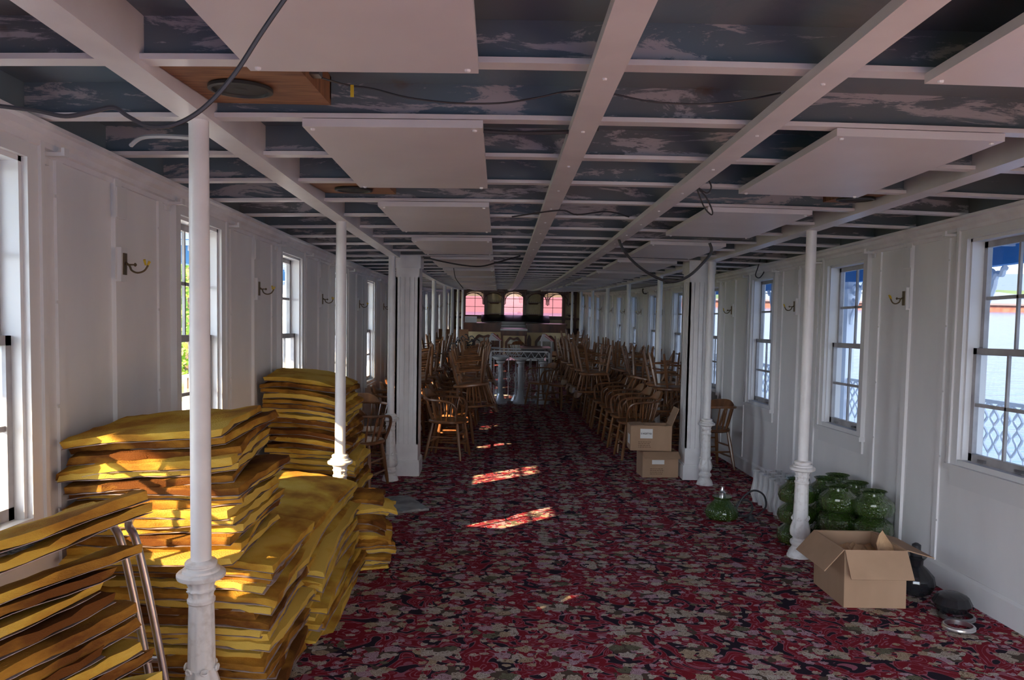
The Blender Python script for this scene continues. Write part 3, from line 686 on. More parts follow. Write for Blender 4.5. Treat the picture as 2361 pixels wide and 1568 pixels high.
# ------------------------------------------------------------------ wall sconces
def make_sconce():
    o = empty('wall_sconce')
    s = MB(); s.box(0, .022, -.028, .028, -.075, .075); s.box(0, .005, -.045, .045, -.065, .07); s.build('mount_block', 'casing', o)
    s = MB(); s.box(.022, .028, -.014, .014, -.045, .05)
    s.tube(smooth_path([(.028, 0, .01), (.045, 0, -.005), (.055, 0, -.025), (.08, 0, -.035), (.105, .01, -.025), (.12, .015, .0)], 4), .0045, 6); s.tube([(.03, 0, 0), (.07, 0, 0)], .004, 6); s.lathe([(.003, -.008), (.008, 0), (.003, .008)], 8, (.07, 0, 0)); s.build('arm', 'brass', o, True)
    s = MB(); s.tube([(.115, .015, -.005), (.125, .018, .018)], [.004, .006], 6); s.tube([(.115, .0, .0), (.116, -.014, .022)], [.004, .006], 6); s.build('wire_nuts', 'yellow', o, True)
    return o
sc0 = make_sconce(); first = True
for wins, x, rz, sd in ((LWIN, XL + .02, 0, 'left'), (RWIN, XR - .02, PI, 'right')):
    for i in range(len(wins) - 1):
        yy = (wins[i][1] + wins[i + 1][0]) / 2
        if yy < 3: continue
        o = sc0 if first else copy_tree(sc0); first = False
        o.location = onfloor(x, yy, 1.79); o.rotation_euler = (random.uniform(-.05, .05), 0, rz + random.uniform(-.3, .3) * 0)
        n = int((yy - 3) / 1.93)
        lab = ('Nearest stripped wall lamp bracket on the %s wall', 'Second nearest stripped wall lamp bracket on the %s wall', 'Third nearest stripped lamp bracket on the %s wall')[n] % sd if n < 3 else 'distant stripped brass lamp bracket on the %s wall' % sd
        tag(o, lab, 'wall lamp')
        if n >= 3: o['group'] = 'far lamp brackets on the %s wall' % sd
        elif 'group' in o: del o['group']
        if yy < 8:
            g = MB(); g.box(0, .012, -.05, .05, -.07, .07); g.box(.012, .016, -.045, .045, -.064, .064)
            p = g.build('cover_plate', 'casing', loc=onfloor(x if sd == 'left' else x, yy, 2.06), rot=(0, 0, rz))
            tag(p, 'small white cover plate above the %s lamp bracket of the %s wall' % (('nearest', 'second', 'third')[min(n, 2)], sd), 'plate')

# ------------------------------------------------------------------ insulation batts
BATT_N = 0
def batt(cx, cy, z, L, W, T, rz, droop, tilt=(0, 0), seed=0, name='insulation_batt', label='', group=None, m='batt', wav=.012):
    """droop: (left, right, near, far) fall in metres at each edge"""
    rnd = random.Random(seed); nu, nv = 18, 9; v = []; dl, dr, dn, df = droop
    sv = Vector((seed * 3.1, seed * 1.7, 0)); cz, szz = math.cos(rz), math.sin(rz)
    def h(u, w):
        a = 0
        a -= dl * max(0, -u * 2) ** 2.2 + dr * max(0, u * 2) ** 2.2 + dn * max(0, -w * 2) ** 2 + df * max(0, w * 2) ** 2
        return a + tilt[0] * u + tilt[1] * w + wav * noise.noise(sv + Vector((u * 3, w * 2.2, 0)))
    def rim(u, w, top):
        e = .012 * noise.noise(sv + Vector((u * 14, w * 14, 5 if top else 1)))
        return e
    for lay in (1, 0):
        for j in range(nv + 1):
            for i in range(nu + 1):
                u, w = i / nu - .5, j / nv - .5; x, y = u * L, w * W
                if i in (0, nu): x += rim(u, w * 1.5, lay) * 1.6
                if j in (0, nv): y += rim(u * 1.5, w, lay) * 1.5
                zz = h(u, w) + (T if lay else 0)
                if lay: zz += .006 * noise.noise(sv + Vector((u * 11, w * 9, 9))); 
                if lay and (i in (0, nu) or j in (0, nv)): zz -= T * .06
                v.append((x * cz - y * szz, x * szz + y * cz, zz))
    K = (nu + 1) * (nv + 1); fs = []
    ix = lambda l, i, j: (0 if l else K) + j * (nu + 1) + i
    for j in range(nv):
        for i in range(nu): fs += [(ix(1, i, j), ix(1, i + 1, j), ix(1, i + 1, j + 1), ix(1, i, j + 1)), (ix(0, i, j + 1), ix(0, i + 1, j + 1), ix(0, i + 1, j), ix(0, i, j))]
    for i in range(nu): fs += [(ix(0, i, 0), ix(0, i + 1, 0), ix(1, i + 1, 0), ix(1, i, 0)), (ix(1, i, nv), ix(1, i + 1, nv), ix(0, i + 1, nv), ix(0, i, nv))]
    for j in range(nv): fs += [(ix(1, 0, j), ix(1, 0, j + 1), ix(0, 0, j + 1), ix(0, 0, j)), (ix(0, nu, j), ix(0, nu, j + 1), ix(1, nu, j + 1), ix(1, nu, j))]
    g = MB(); g.add(v, fs); o = g.build(name, m, smooth=False, loc=(cx, cy, z)); tag(o, label, 'insulation', group)
    me = o.data; me.polygons.foreach_set('use_smooth', [True] * len(me.polygons))
    try: me.set_sharp_from_angle(angle=R(40))
    except Exception: pass
    # paper facing glued under the batt, torn and lapping out a little
    v2 = []
    for j in range(nv + 1):
        for i in range(nu + 1):
            u, w = i / nu - .5, j / nv - .5; ex = 1 + .018 * noise.noise(sv + Vector((w * 6, u * 6, 3))) + .006
            x, y = u * L * ex, w * W * ex
            v2.append((x * cz - y * szz, x * szz + y * cz, h(u, w) - .002 - (.006 * abs(noise.noise(sv + Vector((u * 8, w * 8, 20)))) if (i in (0, nu) or j in (0, nv)) else 0)))
    k2 = len(v2); v2 += [(a, b, c - .0015) for a, b, c in v2]
    q = lambda l, i, j: l * k2 + j * (nu + 1) + i
    f2 = [(q(0, i, j), q(0, i + 1, j), q(0, i + 1, j + 1), q(0, i, j + 1)) for j in range(nv) for i in range(nu)] + [(q(1, i, j + 1), q(1, i + 1, j + 1), q(1, i + 1, j), q(1, i, j)) for j in range(nv) for i in range(nu)]
    f2 += [(q(1, i, 0), q(1, i + 1, 0), q(0, i + 1, 0), q(0, i, 0)) for i in range(nu)] + [(q(1, nu, j), q(1, nu, j + 1), q(0, nu, j + 1), q(0, nu, j)) for j in range(nv)]
    g = MB(); g.add(v2, f2); g.build('paper_facing', 'facing', o, True)
    return o
def pile(x0, x1, y0, y1, zt, n, T, rz, jx, jy, jr, droop, where, seed, tilt=lambda t: (0, 0), shift=lambda t: (0, 0), gaps=(), base=0, jl=.12, tap=0):
    rnd = random.Random(seed); cx, cy = (x0 + x1) / 2, (y0 + y1) / 2; zf = sheer(cy) + base; H = zt - zf; st = H / n; extra = 0
    for i in range(n):
        t = (i + .5) / n; z = zf + .006 + st * i * (1 + 0) ; sx, sy = shift(t)
        L = (x1 - x0) * (1 - rnd.random() * jl) * (1 - tap * t); sx -= (x1 - x0) * tap * t / 2; W = (y1 - y0) * (1 - rnd.random() * jl)
        lab = ('topmost yellow insulation batt of %s' % where) if i == n - 1 else 'yellow insulation batt inside %s' % where
        batt(cx + sx + rnd.uniform(-jx, jx), cy + sy + rnd.uniform(-jy, jy), z, L, W, min(T, st * 1.0) * rnd.uniform(.75, 1.0), rz + rnd.uniform(-jr, jr),
             tuple(d * (.35 + .9 * rnd.random()) * min(1, t * 1.6) for d in droop), tuple(a + rnd.uniform(-.009, .009) for a in tilt(t)), seed * 50 + i,
             label=lab, group=None if i == n - 1 else 'insulation batts in %s' % where)
# A: nearest pile, bottom left, turned
pa = math.radians(60)
def pileA():
    rnd = random.Random(5); d = Vector((math.cos(pa), math.sin(pa), 0)); nn = Vector((-d.y, d.x, 0))
    zf = sheer(1.75); H = .985; base = Vector((-1.33, 1.33, 0)); z = zf + .008; i = 0
    bend = 0; zs = []
    while z < zf + H:
        if zf + .83 < z < zf + .90: z = zf + .925
        zs.append(z); z += rnd.choice((.031, .034, .044, .05))
    for z in zs:
        L = .77 + rnd.uniform(-.07, .09); W = .30
        c = base + d * (L / 2 + rnd.uniform(-.01, .02)) + nn * (W / 2 + rnd.uniform(0, .02))
        bend = min(.11, bend + rnd.uniform(0, .012))
        last = z == zs[-1]
        batt(c.x, c.y, z, L, W, .027 * rnd.uniform(.8, 1.1), pa + rnd.uniform(-.05, .05), (bend * .35, -.02 * rnd.random(), .012 * rnd.random(), 0), (bend * .55, -.10 + rnd.uniform(-.012, .012)), 700 + i,
             label='topmost yellow insulation batt of the near left pile' if last else 'yellow insulation batt drooping in the near left pile', group=None if last else 'insulation batts in the near left pile', wav=.014)
        i += 1
pileA()
W1, W2, W3, W4, W5 = 'the tall pile behind the nearest post', 'the upper half of that tall pile', 'the low pile before the second post', 'the heap beside the second post', 'the rear pile behind the second post'
W2 = 'the upper half of the tall pile'
pile(-1.67, -.88, 3.0, 3.62, .46 + .62, 20, .030, 0, .035, .035, .06, (.0, .02, .01, 0), W1, 3, tilt=lambda t: (-.02, .01))
pile(-1.66, -.98, 2.98, 3.56, 1.575, 15, .032, 0, .045, .04, .10, (.02, -.015, .012, 0), W2, 4, base=.62, tilt=lambda t: (.015, .015))
pile(-1.55, -.90, 3.68, 4.98, .98, 21, .028, 0, .035, .04, .05, (.02, .035, .05, .03), W3, 5, tilt=lambda t: (-.05 * t, .01), shift=lambda t: (.07 * (1 - t) + .01, 0))
pile(-1.02, -.72, 4.86, 5.17, .84, 13, .029, .25, .04, .04, .25, (.0, .04, .03, .02), W4, 6, shift=lambda t: (.02, 0))
pile(-1.66, -.98, 5.38, 5.98, 1.52, 34, .031, 0, .03, .03, .08, (.02, .05, .01, 0), W5, 8, tilt=lambda t: (-.05 * t, 0), shift=lambda t: (.06 * (1 - t), 0), tap=.14)
batt(-.86, 6.62, sheer(6.62) + .012, .4, .5, .02, .5, (0, 0, 0, 0), (-.005, 0), 999, m='battgrey', label='grey batt lying on the carpet beside the third post')

# folding metal walker stuck in the near pile
o = empty('folding_walker', (0, 0, 0)); tag(o, 'folded chrome walking frame with webbing straps stuck between insulation piles', 'walking frame')
g = MB()
for k, dx in enumerate((0, .045)):
    g.tube(smooth_path([(-.98 + dx, 2.34, sheer(2.34)), (-1.05 + dx, 2.32, 1.0), (-1.10 + dx, 2.29, 1.34), (-1.11 + dx, 2.25, 1.43), (-1.07 + dx, 2.14, 1.485), (-1.14 + dx, 1.92, 1.495 + .0 * dx), (-1.27 + dx, 1.66, 1.488)], 6), .0115, 10)
g.tube([(-1.05, 2.32, 1.0), (-1.0, 2.32, 1.0)], .01, 8)
g.build('tube_frame', 'chrome', o, True)
for a_, b_ in (((-1.08, 2.06, 1.488), (-1.105, 2.0, 1.491)), ((-1.155, 1.87, 1.494), (-1.18, 1.82, 1.493))):
    g = MB(); g.tube([Vector(a_) + Vector((.02, 0, 0)), Vector(b_) + Vector((.02, 0, 0))], .042, 12, flat=.42); g.build('strap', 'strap', o, True)
o2 = empty('metal_crutch', (0, 0, 0)); tag(o2, 'second slim chrome leg tube standing in the near pile', 'tube')
g = MB(); g.tube([(-1.16, 2.3, sheer(2.3)), (-1.2, 2.34, 1.15)], .009, 8); g.build('tube', 'chrome', o2, True)

# ------------------------------------------------------------------ chairs
def chair_parts():
    P = []
    s = MB(); n = 28; out = []
    for i in range(n):
        a = 2 * PI * i / n; x = .235 * (abs(math.cos(a)) ** .75) * (1 if math.cos(a) >= 0 else -1); y = .225 * (abs(math.sin(a)) ** .8) * (1 if math.sin(a) >= 0 else -1)
        out.append((x * (1 if y < 0 else .94), y))
    vs = []; 
    for sc, z in ((.9, .415), (1, .428), (1, .446), (.95, .455), (.6, .447), (.2, .443)): vs += [(x * sc, y * sc, z) for x, y in out]
    fs = [(r * n + i, r * n + (i + 1) % n, (r + 1) * n + (i + 1) % n, (r + 1) * n + i) for r in range(5) for i in range(n)] + [tuple(range(n)), tuple(5 * n + i for i in range(n))]
    s.add(vs, fs); P.append(('seat', s, 1))
    for sx in (1, -1):
        for y0_, y1_ in ((-.15, -.21), (.14, .22)):
            s = MB(); a = Vector((sx * .165, y0_, .42)); b = Vector((sx * .215, y1_, 0)); s.tube([a.lerp(b, t) for t in (0, .15, .4, .6, .8, 1)], [.015, .018, .022, .018, .019, .013], 8); P.append(('leg', s, 1))
    for z in (.14, .26):
        t = 1 - z / .42; ex = .165 + .05 * t
        for sx in (1, -1):
            s = MB(); s.tube([(sx * ex, -.15 - .06 * t, z), (sx * ex, 0, z), (sx * ex, .14 + .08 * t, z)], [.008, .012, .008], 6); P.append(('stretcher', s, 1))
    for y0_, dy, z in ((-.15, -.06, .2), (-.15, -.06, .31), (.14, .08, .2)):
        t = 1 - z / .42; ex = .165 + .05 * t; s = MB(); s.tube([(-ex, y0_ + dy * t, z), (0, y0_ + dy * t, z), (ex, y0_ + dy * t, z)], [.008, .012, .008], 6); P.append(('stretcher', s, 1))
    # bowed arm rail that curves down to the seat at each side
    half = [(.205, -.15, .45), (.235, -.16, .53), (.262, -.15, .62), (.272, -.10, .672), (.275, 0, .69), (.262, .10, .695), (.225, .19, .70), (.15, .25, .705), (0, .275, .71)]
    pts = half + [(-x, y, z) for x, y, z in half[-2::-1]]
    s = MB(); s.tube(smooth_path(pts, 3), .0155, 8, flat=.9); P.append(('arm_rail', s, 1))
    # crest block
    s = MB(); vs = []; m = 12
    for i in range(m + 1):
        t = -1 + 2 * i / m; a = t * .62; x = .30 * math.sin(a) * 1.0; y = .265 - .30 * (1 - math.cos(a)) * .9
        hgt = .095 * (1 - abs(t) ** 3 * .75)
        for (dy, z) in ((-.012, .712), (.02, .712), (.045, .712 + hgt), (.02, .712 + hgt)): vs.append((x, y + dy, z))
    s.add(vs, [(i * 4 + j, i * 4 + (j + 1) % 4, (i + 1) * 4 + (j + 1) % 4, (i + 1) * 4 + j) for i in range(m) for j in range(4)] + [(0, 1, 2, 3), (m * 4 + 3, m * 4 + 2, m * 4 + 1, m * 4)]); P.append(('crest_rail', s, 1))
    for i in range(11):
        a = R(-115 + 23 * i + 90) + 0
        a = R(-22 + 22.4 * i)
        bx, by = .19 * math.cos(a), .03 + .165 * math.sin(a); tx, ty = .262 * math.cos(a), .025 + .245 * math.sin(a)
        s = MB(); A_, B_ = Vector((bx, by, .44)), Vector((tx, ty, .695)); s.tube([A_.lerp(B_, t) for t in (0, .35, .7, 1)], [.007, .0105, .008, .006], 6); P.append(('spindle', s, 1))
    return P
parts = chair_parts()
pm = [(nm, s.mesh(nm, 'wood', True)) for nm, s, _ in parts]
whole = MB()
for nm, s, _ in parts: whole.add(s.v, s.f)
whole_me = whole.mesh('armchair', 'wood', True)
CH = 0; chair0 = None
def chair(x, y, rz, inv=False, H=0, label='', group=None, tilt=0, simple=False):
    """H: height of the (inverted) seat face above the floor"""
    global chair0
    if simple:
        o = bpy.data.objects.new('armchair', whole_me); C.objects.link(o)
    elif chair0 is None:
        o = chair0 = empty('armchair')
        for nm, me in pm: c = bpy.data.objects.new(nm, me); C.objects.link(c); c.parent = o
    else: o = copy_tree(chair0)
    for k in ('group',):
        if k in o: del o[k]
    o.rotation_mode = 'QUATERNION'
    q = Matrix.Rotation(slope(y), 4, 'X') @ Matrix.Rotation(rz, 4, 'Z')
    if inv:
        q = q @ Matrix.Rotation(PI + tilt, 4, 'X'); loc = onfloor(x, y, H + .455)
    else:
        q = q @ Matrix.Rotation(tilt, 4, 'X'); loc = onfloor(x, y, H)
    o.rotation_quaternion = q.to_quaternion(); o.location = loc
    tag(o, label, 'chair', group); return o
rnd = random.Random(21)
# front faces local -y.  left group faces the aisle (+x): rz=+90deg ; right group faces -x: rz=-90deg
chair(-.58, 9.15, R(78), label='lone-standing sunlit wooden armchair at the front of the left chair group')
G1 = 'armchairs standing in the left group'; G2 = 'upturned armchairs stacked in the left group'; G3 = 'armchairs standing in the right group'; G4 = 'upturned armchairs stacked in the right group'
for i in range(8):
    y = 9.75 + .62 * i; simple = y > 12.5
    chair(-.56 + rnd.uniform(-.05, .05), y, R(85 + rnd.uniform(-12, 12)), label='upright wooden armchair carrying an upturned one in the left group', group=G1, simple=simple)
    chair(-.40 + rnd.uniform(-.05, .05), y + .02, R(88 + rnd.uniform(-16, 16)), True, .80, label='upturned wooden armchair with legs in the air in the left group', group=G2, tilt=rnd.uniform(-.16, .05), simple=simple)
for i in range(7):
    y = 9.5 + .62 * i; simple = y > 12
    chair(-1.28 + rnd.uniform(-.05, .05), y, R(95 + rnd.uniform(-14, 14)), label='upright wooden armchair carrying an upturned one in the left group', group=G1, simple=simple)
    if i > 0: chair(-1.13 + rnd.uniform(-.05, .05), y, R(85 + rnd.uniform(-18, 18)), True, .80, label='upturned wooden armchair with legs in the air in the left group', group=G2, tilt=rnd.uniform(-.2, .05), simple=simple)
chair(-1.33, 7.45, R(165), label='wooden armchair between the rear insulation pile and the left wall')
chair(-1.38, 8.2, R(20), label='dark wooden armchair behind the left iron post and pillar')
chair(-.78, 8.95, R(60), True, 1.0, tilt=-.75, label='wooden armchair tipped over with one leg slanting out beside the left pillar') if 0 else None
# right group
for i in range(5):
    chair(1.68 + rnd.uniform(-.02, .02), 9.3 + .56 * i, R(-84 + rnd.uniform(-4, 4)), label='wooden armchair in the neat front row left of the right pillar', group='armchairs in the front row of the right group')
for i in range(7):
    y = 12.1 + .62 * i; simple = y > 13
    chair(1.60 + rnd.uniform(-.06, .06), y, R(-88 + rnd.uniform(-14, 14)), label='upright wooden armchair carrying an upturned one in the right group', group=G3, simple=simple)
    chair(1.46 + rnd.uniform(-.05, .05), y, R(-84 + rnd.uniform(-18, 18)), True, .80, label='upturned wooden armchair with legs in the air in the right group', group=G4, tilt=rnd.uniform(-.2, .05), simple=simple)
for i in range(10):
    y = 9.6 + .62 * i; simple = y > 12.5
    chair(2.32 + rnd.uniform(-.05, .05), y, R(-92 + rnd.uniform(-14, 14)), label='upright wooden armchair carrying an upturned one in the right group', group=G3, simple=simple)
    chair(2.2 + rnd.uniform(-.05, .05), y + .1, R(-88 + rnd.uniform(-18, 18)), True, .80, label='upturned wooden armchair with legs in the air in the right group', group=G4, tilt=rnd.uniform(-.2, .05), simple=simple)
chair(2.40, 8.75, R(190), label='dark wooden armchair against the right wall behind the iron post')
chair(1.15, 14.2, R(-48), label='wooden armchair standing in the aisle, nearer one right of the white ironwork')
chair(.80, 14.55, R(-60), label='wooden armchair close against the right end of the white ironwork')
chair(1.18, 18.2, R(-40), label='wooden armchair in the aisle farther back, near the bar', simple=True)
for x, lab in ((-.38, 'wooden chair with its back to us before the left bar panel'), (.55, 'wooden chair with its back to us before the middle of the bar')): chair(x, 22.6, R(180), label=lab, simple=True)
for i in range(4):
    for inv in (0, 1): chair(1.75 + .2 * (i % 2), 17.4 + .9 * i, R(-80 + rnd.uniform(-25, 25)), bool(inv), .80 if inv else 0, label=('upturned' if inv else 'upright') + ' wooden armchair in the far right corner stack by the bar', group='far right chair stack, ' + ('upturned' if inv else 'upright'), simple=True)
for i in range(4):
    for inv in (0, 1): chair(-1.25, 15.2 + .8 * i, R(85 + rnd.uniform(-25, 25)), bool(inv), .80 if inv else 0, label=('upturned' if inv else 'upright') + ' wooden armchair in the far left rows by the wall', group='far left chair rows, ' + ('upturned' if inv else 'upright'), simple=True)

# ------------------------------------------------------------------ cardboard boxes
def box_thing(loc, rz, w, d, h, label, flaps, name='cardboard_box'):
    """w along x, d along y; flaps: list of (side, angle from horizontal outward, length)"""
    o = empty(name, loc, (slope(loc[1]), 0, rz)); tag(o, label, 'box'); t = .006
    s = MB(); s.box(0, w, 0, d, 0, t); s.box(0, w, 0, t, t, h); s.box(0, w, d - t, d, t, h); s.box(0, t, t, d - t, t, h); s.box(w - t, w, t, d - t, t, h); s.build('carton', 'card', o)
    for side, ang, ln in flaps:
        f = MB(); sp = .0
        if side in 'ns':
            L = w
            f.add([(0, 0, 0), (L, 0, 0), (L + ln * .0, ln, 0), (0, ln, 0), (0, 0, .005), (L, 0, .005), (L, ln, .005), (0, ln, .005)], [(3, 2, 1, 0), (4, 5, 6, 7), (0, 1, 5, 4), (1, 2, 6, 5), (2, 3, 7, 6), (3, 0, 4, 7)])
            if side == 'n': lo, ro = (0, d, h), (ang, 0, 0)
            else: lo, ro = (w, 0, h), (ang, 0, PI)
        else:
            L = d
            f.add([(0, 0, 0), (L, 0, 0), (L, ln, 0), (0, ln, 0), (0, 0, .005), (L, 0, .005), (L, ln, .005), (0, ln, .005)], [(3, 2, 1, 0), (4, 5, 6, 7), (0, 1, 5, 4), (1, 2, 6, 5), (2, 3, 7, 6), (3, 0, 4, 7)])
            if side == 'w': lo, ro = (0, 0, h), (ang, 0, PI / 2)
            else: lo, ro = (w, d, h), (ang, 0, -PI / 2)
        fo = f.build('flap', 'card', o); fo.location = lo; fo.rotation_euler = ro
    return o
ob = box_thing(onfloor(1.965, 4.27, .002), R(-1), .35, .44, .325, 'large open cardboard box with spread flaps in front of right post', [('s', R(-58), .165), ('w', R(-48), .165), ('e', R(-15), .16), ('n', R(-75), .16)])
random.seed(4)
g = MB(); nn = 14; vs = []
for j in range(nn + 1):
    for i in range(nn + 1):
        x, y = .012 + .326 * i / nn, .012 + .416 * j / nn
        vs.append((x, y, .235 + .05 * noise.noise(Vector((x * 9, y * 9, 2))) + .03 * noise.noise(Vector((x * 25, y * 25, 7)))))
g.add(vs, [(j * (nn + 1) + i, j * (nn + 1) + i + 1, (j + 1) * (nn + 1) + i + 1, (j + 1) * (nn + 1) + i) for j in range(nn) for i in range(nn)])
p = g.build('crumpled_paper', 'kraft', loc=ob.location, rot=ob.rotation_euler); tag(p, 'crumpled brown packing paper filling the large open box', 'paper')
g = MB(); vs = []
for j in range(5):
    for i in range(5):
        u, v_ = i / 4, j / 4; vs.append((.24 + .1 * u, .10 + .03 * math.sin(u * 3) + .04 * v_, .27 + .13 * v_ * (1 - abs(u - .45) * 1.3) + .01 * random.random()))
g.add(vs, [(j * 5 + i, j * 5 + i + 1, (j + 1) * 5 + i + 1, (j + 1) * 5 + i) for j in range(4) for i in range(4)])
p = g.build('torn_paper', 'kraft', loc=ob.location, rot=ob.rotation_euler); tag(p, 'torn sheet of brown paper sticking up from the open box', 'paper')
b1 = box_thing(onfloor(1.53, 8.08, .001), R(2), .38, .30, .27, 'lower cardboard box, bottom of the two beside the right pillar', [('s', R(-28), .12), ('n', R(178), .12)])
b2 = box_thing(onfloor(1.40, 8.10, .283), R(-2), .43, .30, .26, 'upper cardboard box with white label, on top of the lower one', [('w', R(175), .14), ('e', R(68), .2), ('s', R(8), .03)])
for b, w, h, lw, lx, lz, lh in ((b2, .43, .26, .13, .10, .13, .10), (b1, .38, .27, .13, .10, .14, .045)):
    s = MB(); s.box(lx, lx + lw, -.003, -.001, lz, lz + lh); lb = s.build('paper_label', 'paperlabel', b)
    s = MB()
    for k in range(4):
        x = lx - .02
        while x < lx + lw * .8:
            q = random.uniform(.008, .03); s.box(x, x + q, -.0022, -.0008, .035 + k * .018, .041 + k * .018); x += q + .006
    s.build('printed_lines', 'ink2', b)
    if b is b2:
        fc = bpy.data.curves.new('serial', 'FONT'); fc.body = 'S14G0TY01'; fc.size = .024; fc.align_x = 'CENTER'; fc.extrude = .0004; fc.offset = .0004
        fo = bpy.data.objects.new('serial_text', fc); C.objects.link(fo); dg = bpy.context.evaluated_depsgraph_get()
        me = bpy.data.meshes.new_from_object(fo.evaluated_get(dg)); bpy.data.objects.remove(fo); me.materials.clear(); me.materials.append(M['ink'])
        t = bpy.data.objects.new('serial_text', me); C.objects.link(t); t.parent = lb; t.rotation_euler = (PI / 2, 0, 0); t.location = (lx + lw / 2, -.0045, lz + .042)
        s = MB(); s.box(-.002, -.0005, .06, .20, .06, .16); s.build('side_label', 'paperlabel', b)

# ------------------------------------------------------------------ glass lamp parts by the right wall
def scal(n, am): return lambda a, i, z: 1 + am * math.cos(n * a)
shade = MB(); shade.lathe([(.075, 0), (.118, .02), (.132, .06), (.125, .105), (.09, .135), (.072, .15), (.07, .165), (.086, .178)], 48, mod=lambda a, i, z: 1 + .025 * math.cos(16 * a) + (.03 * math.cos(24 * a) if i == 7 else 0), cap=False)
shade.lathe([(.082, .176), (.068, .165), (.069, .15), (.087, .134), (.121, .104), (.128, .06), (.114, .022), (.072, .004)], 48, mod=lambda a, i, z: 1 + .025 * math.cos(16 * a), cap=False)
shm = shade.mesh('green_glass_shade', 'green', True)
SL = ('leftmost', 'second', 'third', 'fourth', 'rightmost', 'rear')
for k, (x, y, n) in enumerate(((2.20, 5.60, 3), (2.44, 5.66, 3), (2.40, 5.36, 3), (2.585, 5.50, 3), (2.57, 5.20, 3), (2.585, 5.80, 3))):
    for i in range(n):
        o = bpy.data.objects.new('green_glass_shade', shm); C.objects.link(o); o.location = onfloor(x, y, .001 + .152 * i); o.rotation_euler = (slope(y), 0, i * .1)
        tag(o, '%s ribbed green glass lamp shade in the %s stack by the wall' % (('lowest', 'middle', 'top')[i], SL[k]), 'lamp shade')
ch = MB(); ch.lathe([(.032, 0), (.034, .03), (.05, .07), (.052, .10), (.04, .15), (.03, .20), (.03, .27), (.036, .285)], 20, cap=False); ch.lathe([(.033, .284), (.027, .27), (.027, .2), (.037, .15), (.048, .1), (.046, .07), (.031, .03), (.029, .002)], 20, cap=False)
chm = ch.mesh('glass_chimney', 'milk', True)
for i in range(3):
    for j in range(6):
        o = bpy.data.objects.new('glass_chimney', chm); C.objects.link(o); x, y = 2.38 + .11 * i + rnd.uniform(-.008, .008), 7.0 - .125 * j + .03 * i; o.location = onfloor(x, y, .001); o.rotation_euler = (slope(y), 0, 0)
        tag(o, 'frosted white glass lamp chimney standing in rows along the right wall', 'lamp chimney', 'white glass chimneys by the right wall')
o = empty('oil_lamp', onfloor(1.87, 6.35)); tag(o, 'green glass oil lamp font standing alone on the carpet', 'lamp')
s = MB(); s.lathe([(.10, 0), (.125, .02), (.132, .06), (.118, .10), (.085, .13), (.065, .15), (.06, .165), (.078, .18), (.08, .19)], 48, mod=lambda a, i, z: 1 + .03 * math.cos(16 * a)); s.build('glass_font', 'green', o, True)
s = MB(); s.lathe([(.03, .19), (.03, .22), (.022, .225), (.012, .24), (.012, .27)], 16); s.build('burner', 'chrome', o, True)
o = empty('iron_bracket', onfloor(2.08, 6.42)); tag(o, 'dark scrolled iron lamp bracket lying behind the green oil lamp', 'bracket')
s = MB(); s.tube([(.0 + .07 * math.cos(t), 0, .075 + .07 * math.sin(t)) for t in [i * PI / 8 for i in range(16)]], .009, 6, closed=True); s.tube(smooth_path([(-.10, -.03, .02), (-.02, .0, .16), (.08, .02, .22), (.17, .03, .18), (.19, .03, .08), (.12, .02, .01)], 5), .008, 6); s.build('scroll', 'cable', o, True)
s = MB(); s.lathe([(.06, .0), (.055, .012), (.03, .02), (.015, .05)], 20, (.02, -.12, 0)); s.build('foot', 'cable', o, True)
o = empty('dark_glass_lamp', onfloor(2.50, 4.52)); tag(o, 'dark smoked glass lamp globe on the floor between box and wall', 'lamp')
s = MB(); s.lathe([(.05, 0), (.09, .025), (.11, .07), (.10, .12), (.065, .16), (.04, .18), (.04, .21), (.06, .235)], 40, mod=scal(14, .03)); s.build('globe', 'smoke', o, True)
s = MB(); s.lathe([(.03, .235), (.035, .25), (.025, .27), (.025, .30), (.01, .31)], 16); s.build('cap', 'cable', o, True)
o = empty('dark_glass_lamp', onfloor(2.55, 4.22)); tag(o, 'low dark glass lamp bowl nearest the right wall', 'lamp')
s = MB(); s.lathe([(.04, 0), (.08, .018), (.10, .055), (.08, .095), (.045, .11)], 40, mod=scal(14, .03)); s.build('globe', 'smoke', o, True)
for x, y, r, lab in ((2.44, 3.97, .075, 'clear ribbed ring lying on the carpet, nearer of two'), (2.52, 4.12, .085, 'dark metal ring lying on the carpet, farther of two')):
    s = MB(); prof = [(r, 0), (r + .006, .006), (r, .012), (r + .006, .018), (r, .024), (r - .008, .024), (r - .008, 0)]; s.lathe(prof, 36, cap=False); s.f += []
    o = s.build('glass_ring', 'chrome' if r < .08 else 'steel', smooth=True, loc=onfloor(x, y, .001), rot=(slope(y), 0, 0)); tag(o, lab, 'ring')

# ------------------------------------------------------------------ white ironwork in the aisle
o = empty('iron_table', onfloor(-.16, 15.1)); tag(o, 'white cast-iron railing frame with shelf standing in the aisle', 'frame')
def ironpanel(w, h, m0):
    s = MB(); bx = lambda a, b, c, d: s.box(a, b, -.012, .012, c, d, m0)
    bx(0, w, h - .025, h); bx(0, w, .03, .05); bx(0, .025, 0, h); bx(w - .025, w, 0, h)
    n = max(2, int(w / .14)); st = w / n
    for i in range(n):
        x = (i + .5) * st
        for z0_ in (h - .14,):
            s.tube([m0 @ Vector((x - st / 2, 0, z0_)), m0 @ Vector((x, 0, h - .03)), m0 @ Vector((x + st / 2, 0, z0_))], .008, 5)
        s.tube([m0 @ Vector((x, 0, .05)), m0 @ Vector((x, 0, h - .14))], .008, 5)
        s.tube([m0 @ Vector((x + .035 * math.cos(t), 0, h * .45 + .06 * math.sin(t))) for t in [k * PI / 4 for k in range(8)]], .008, 5, closed=True)
    bx(0, w, h - .15, h - .135); return s
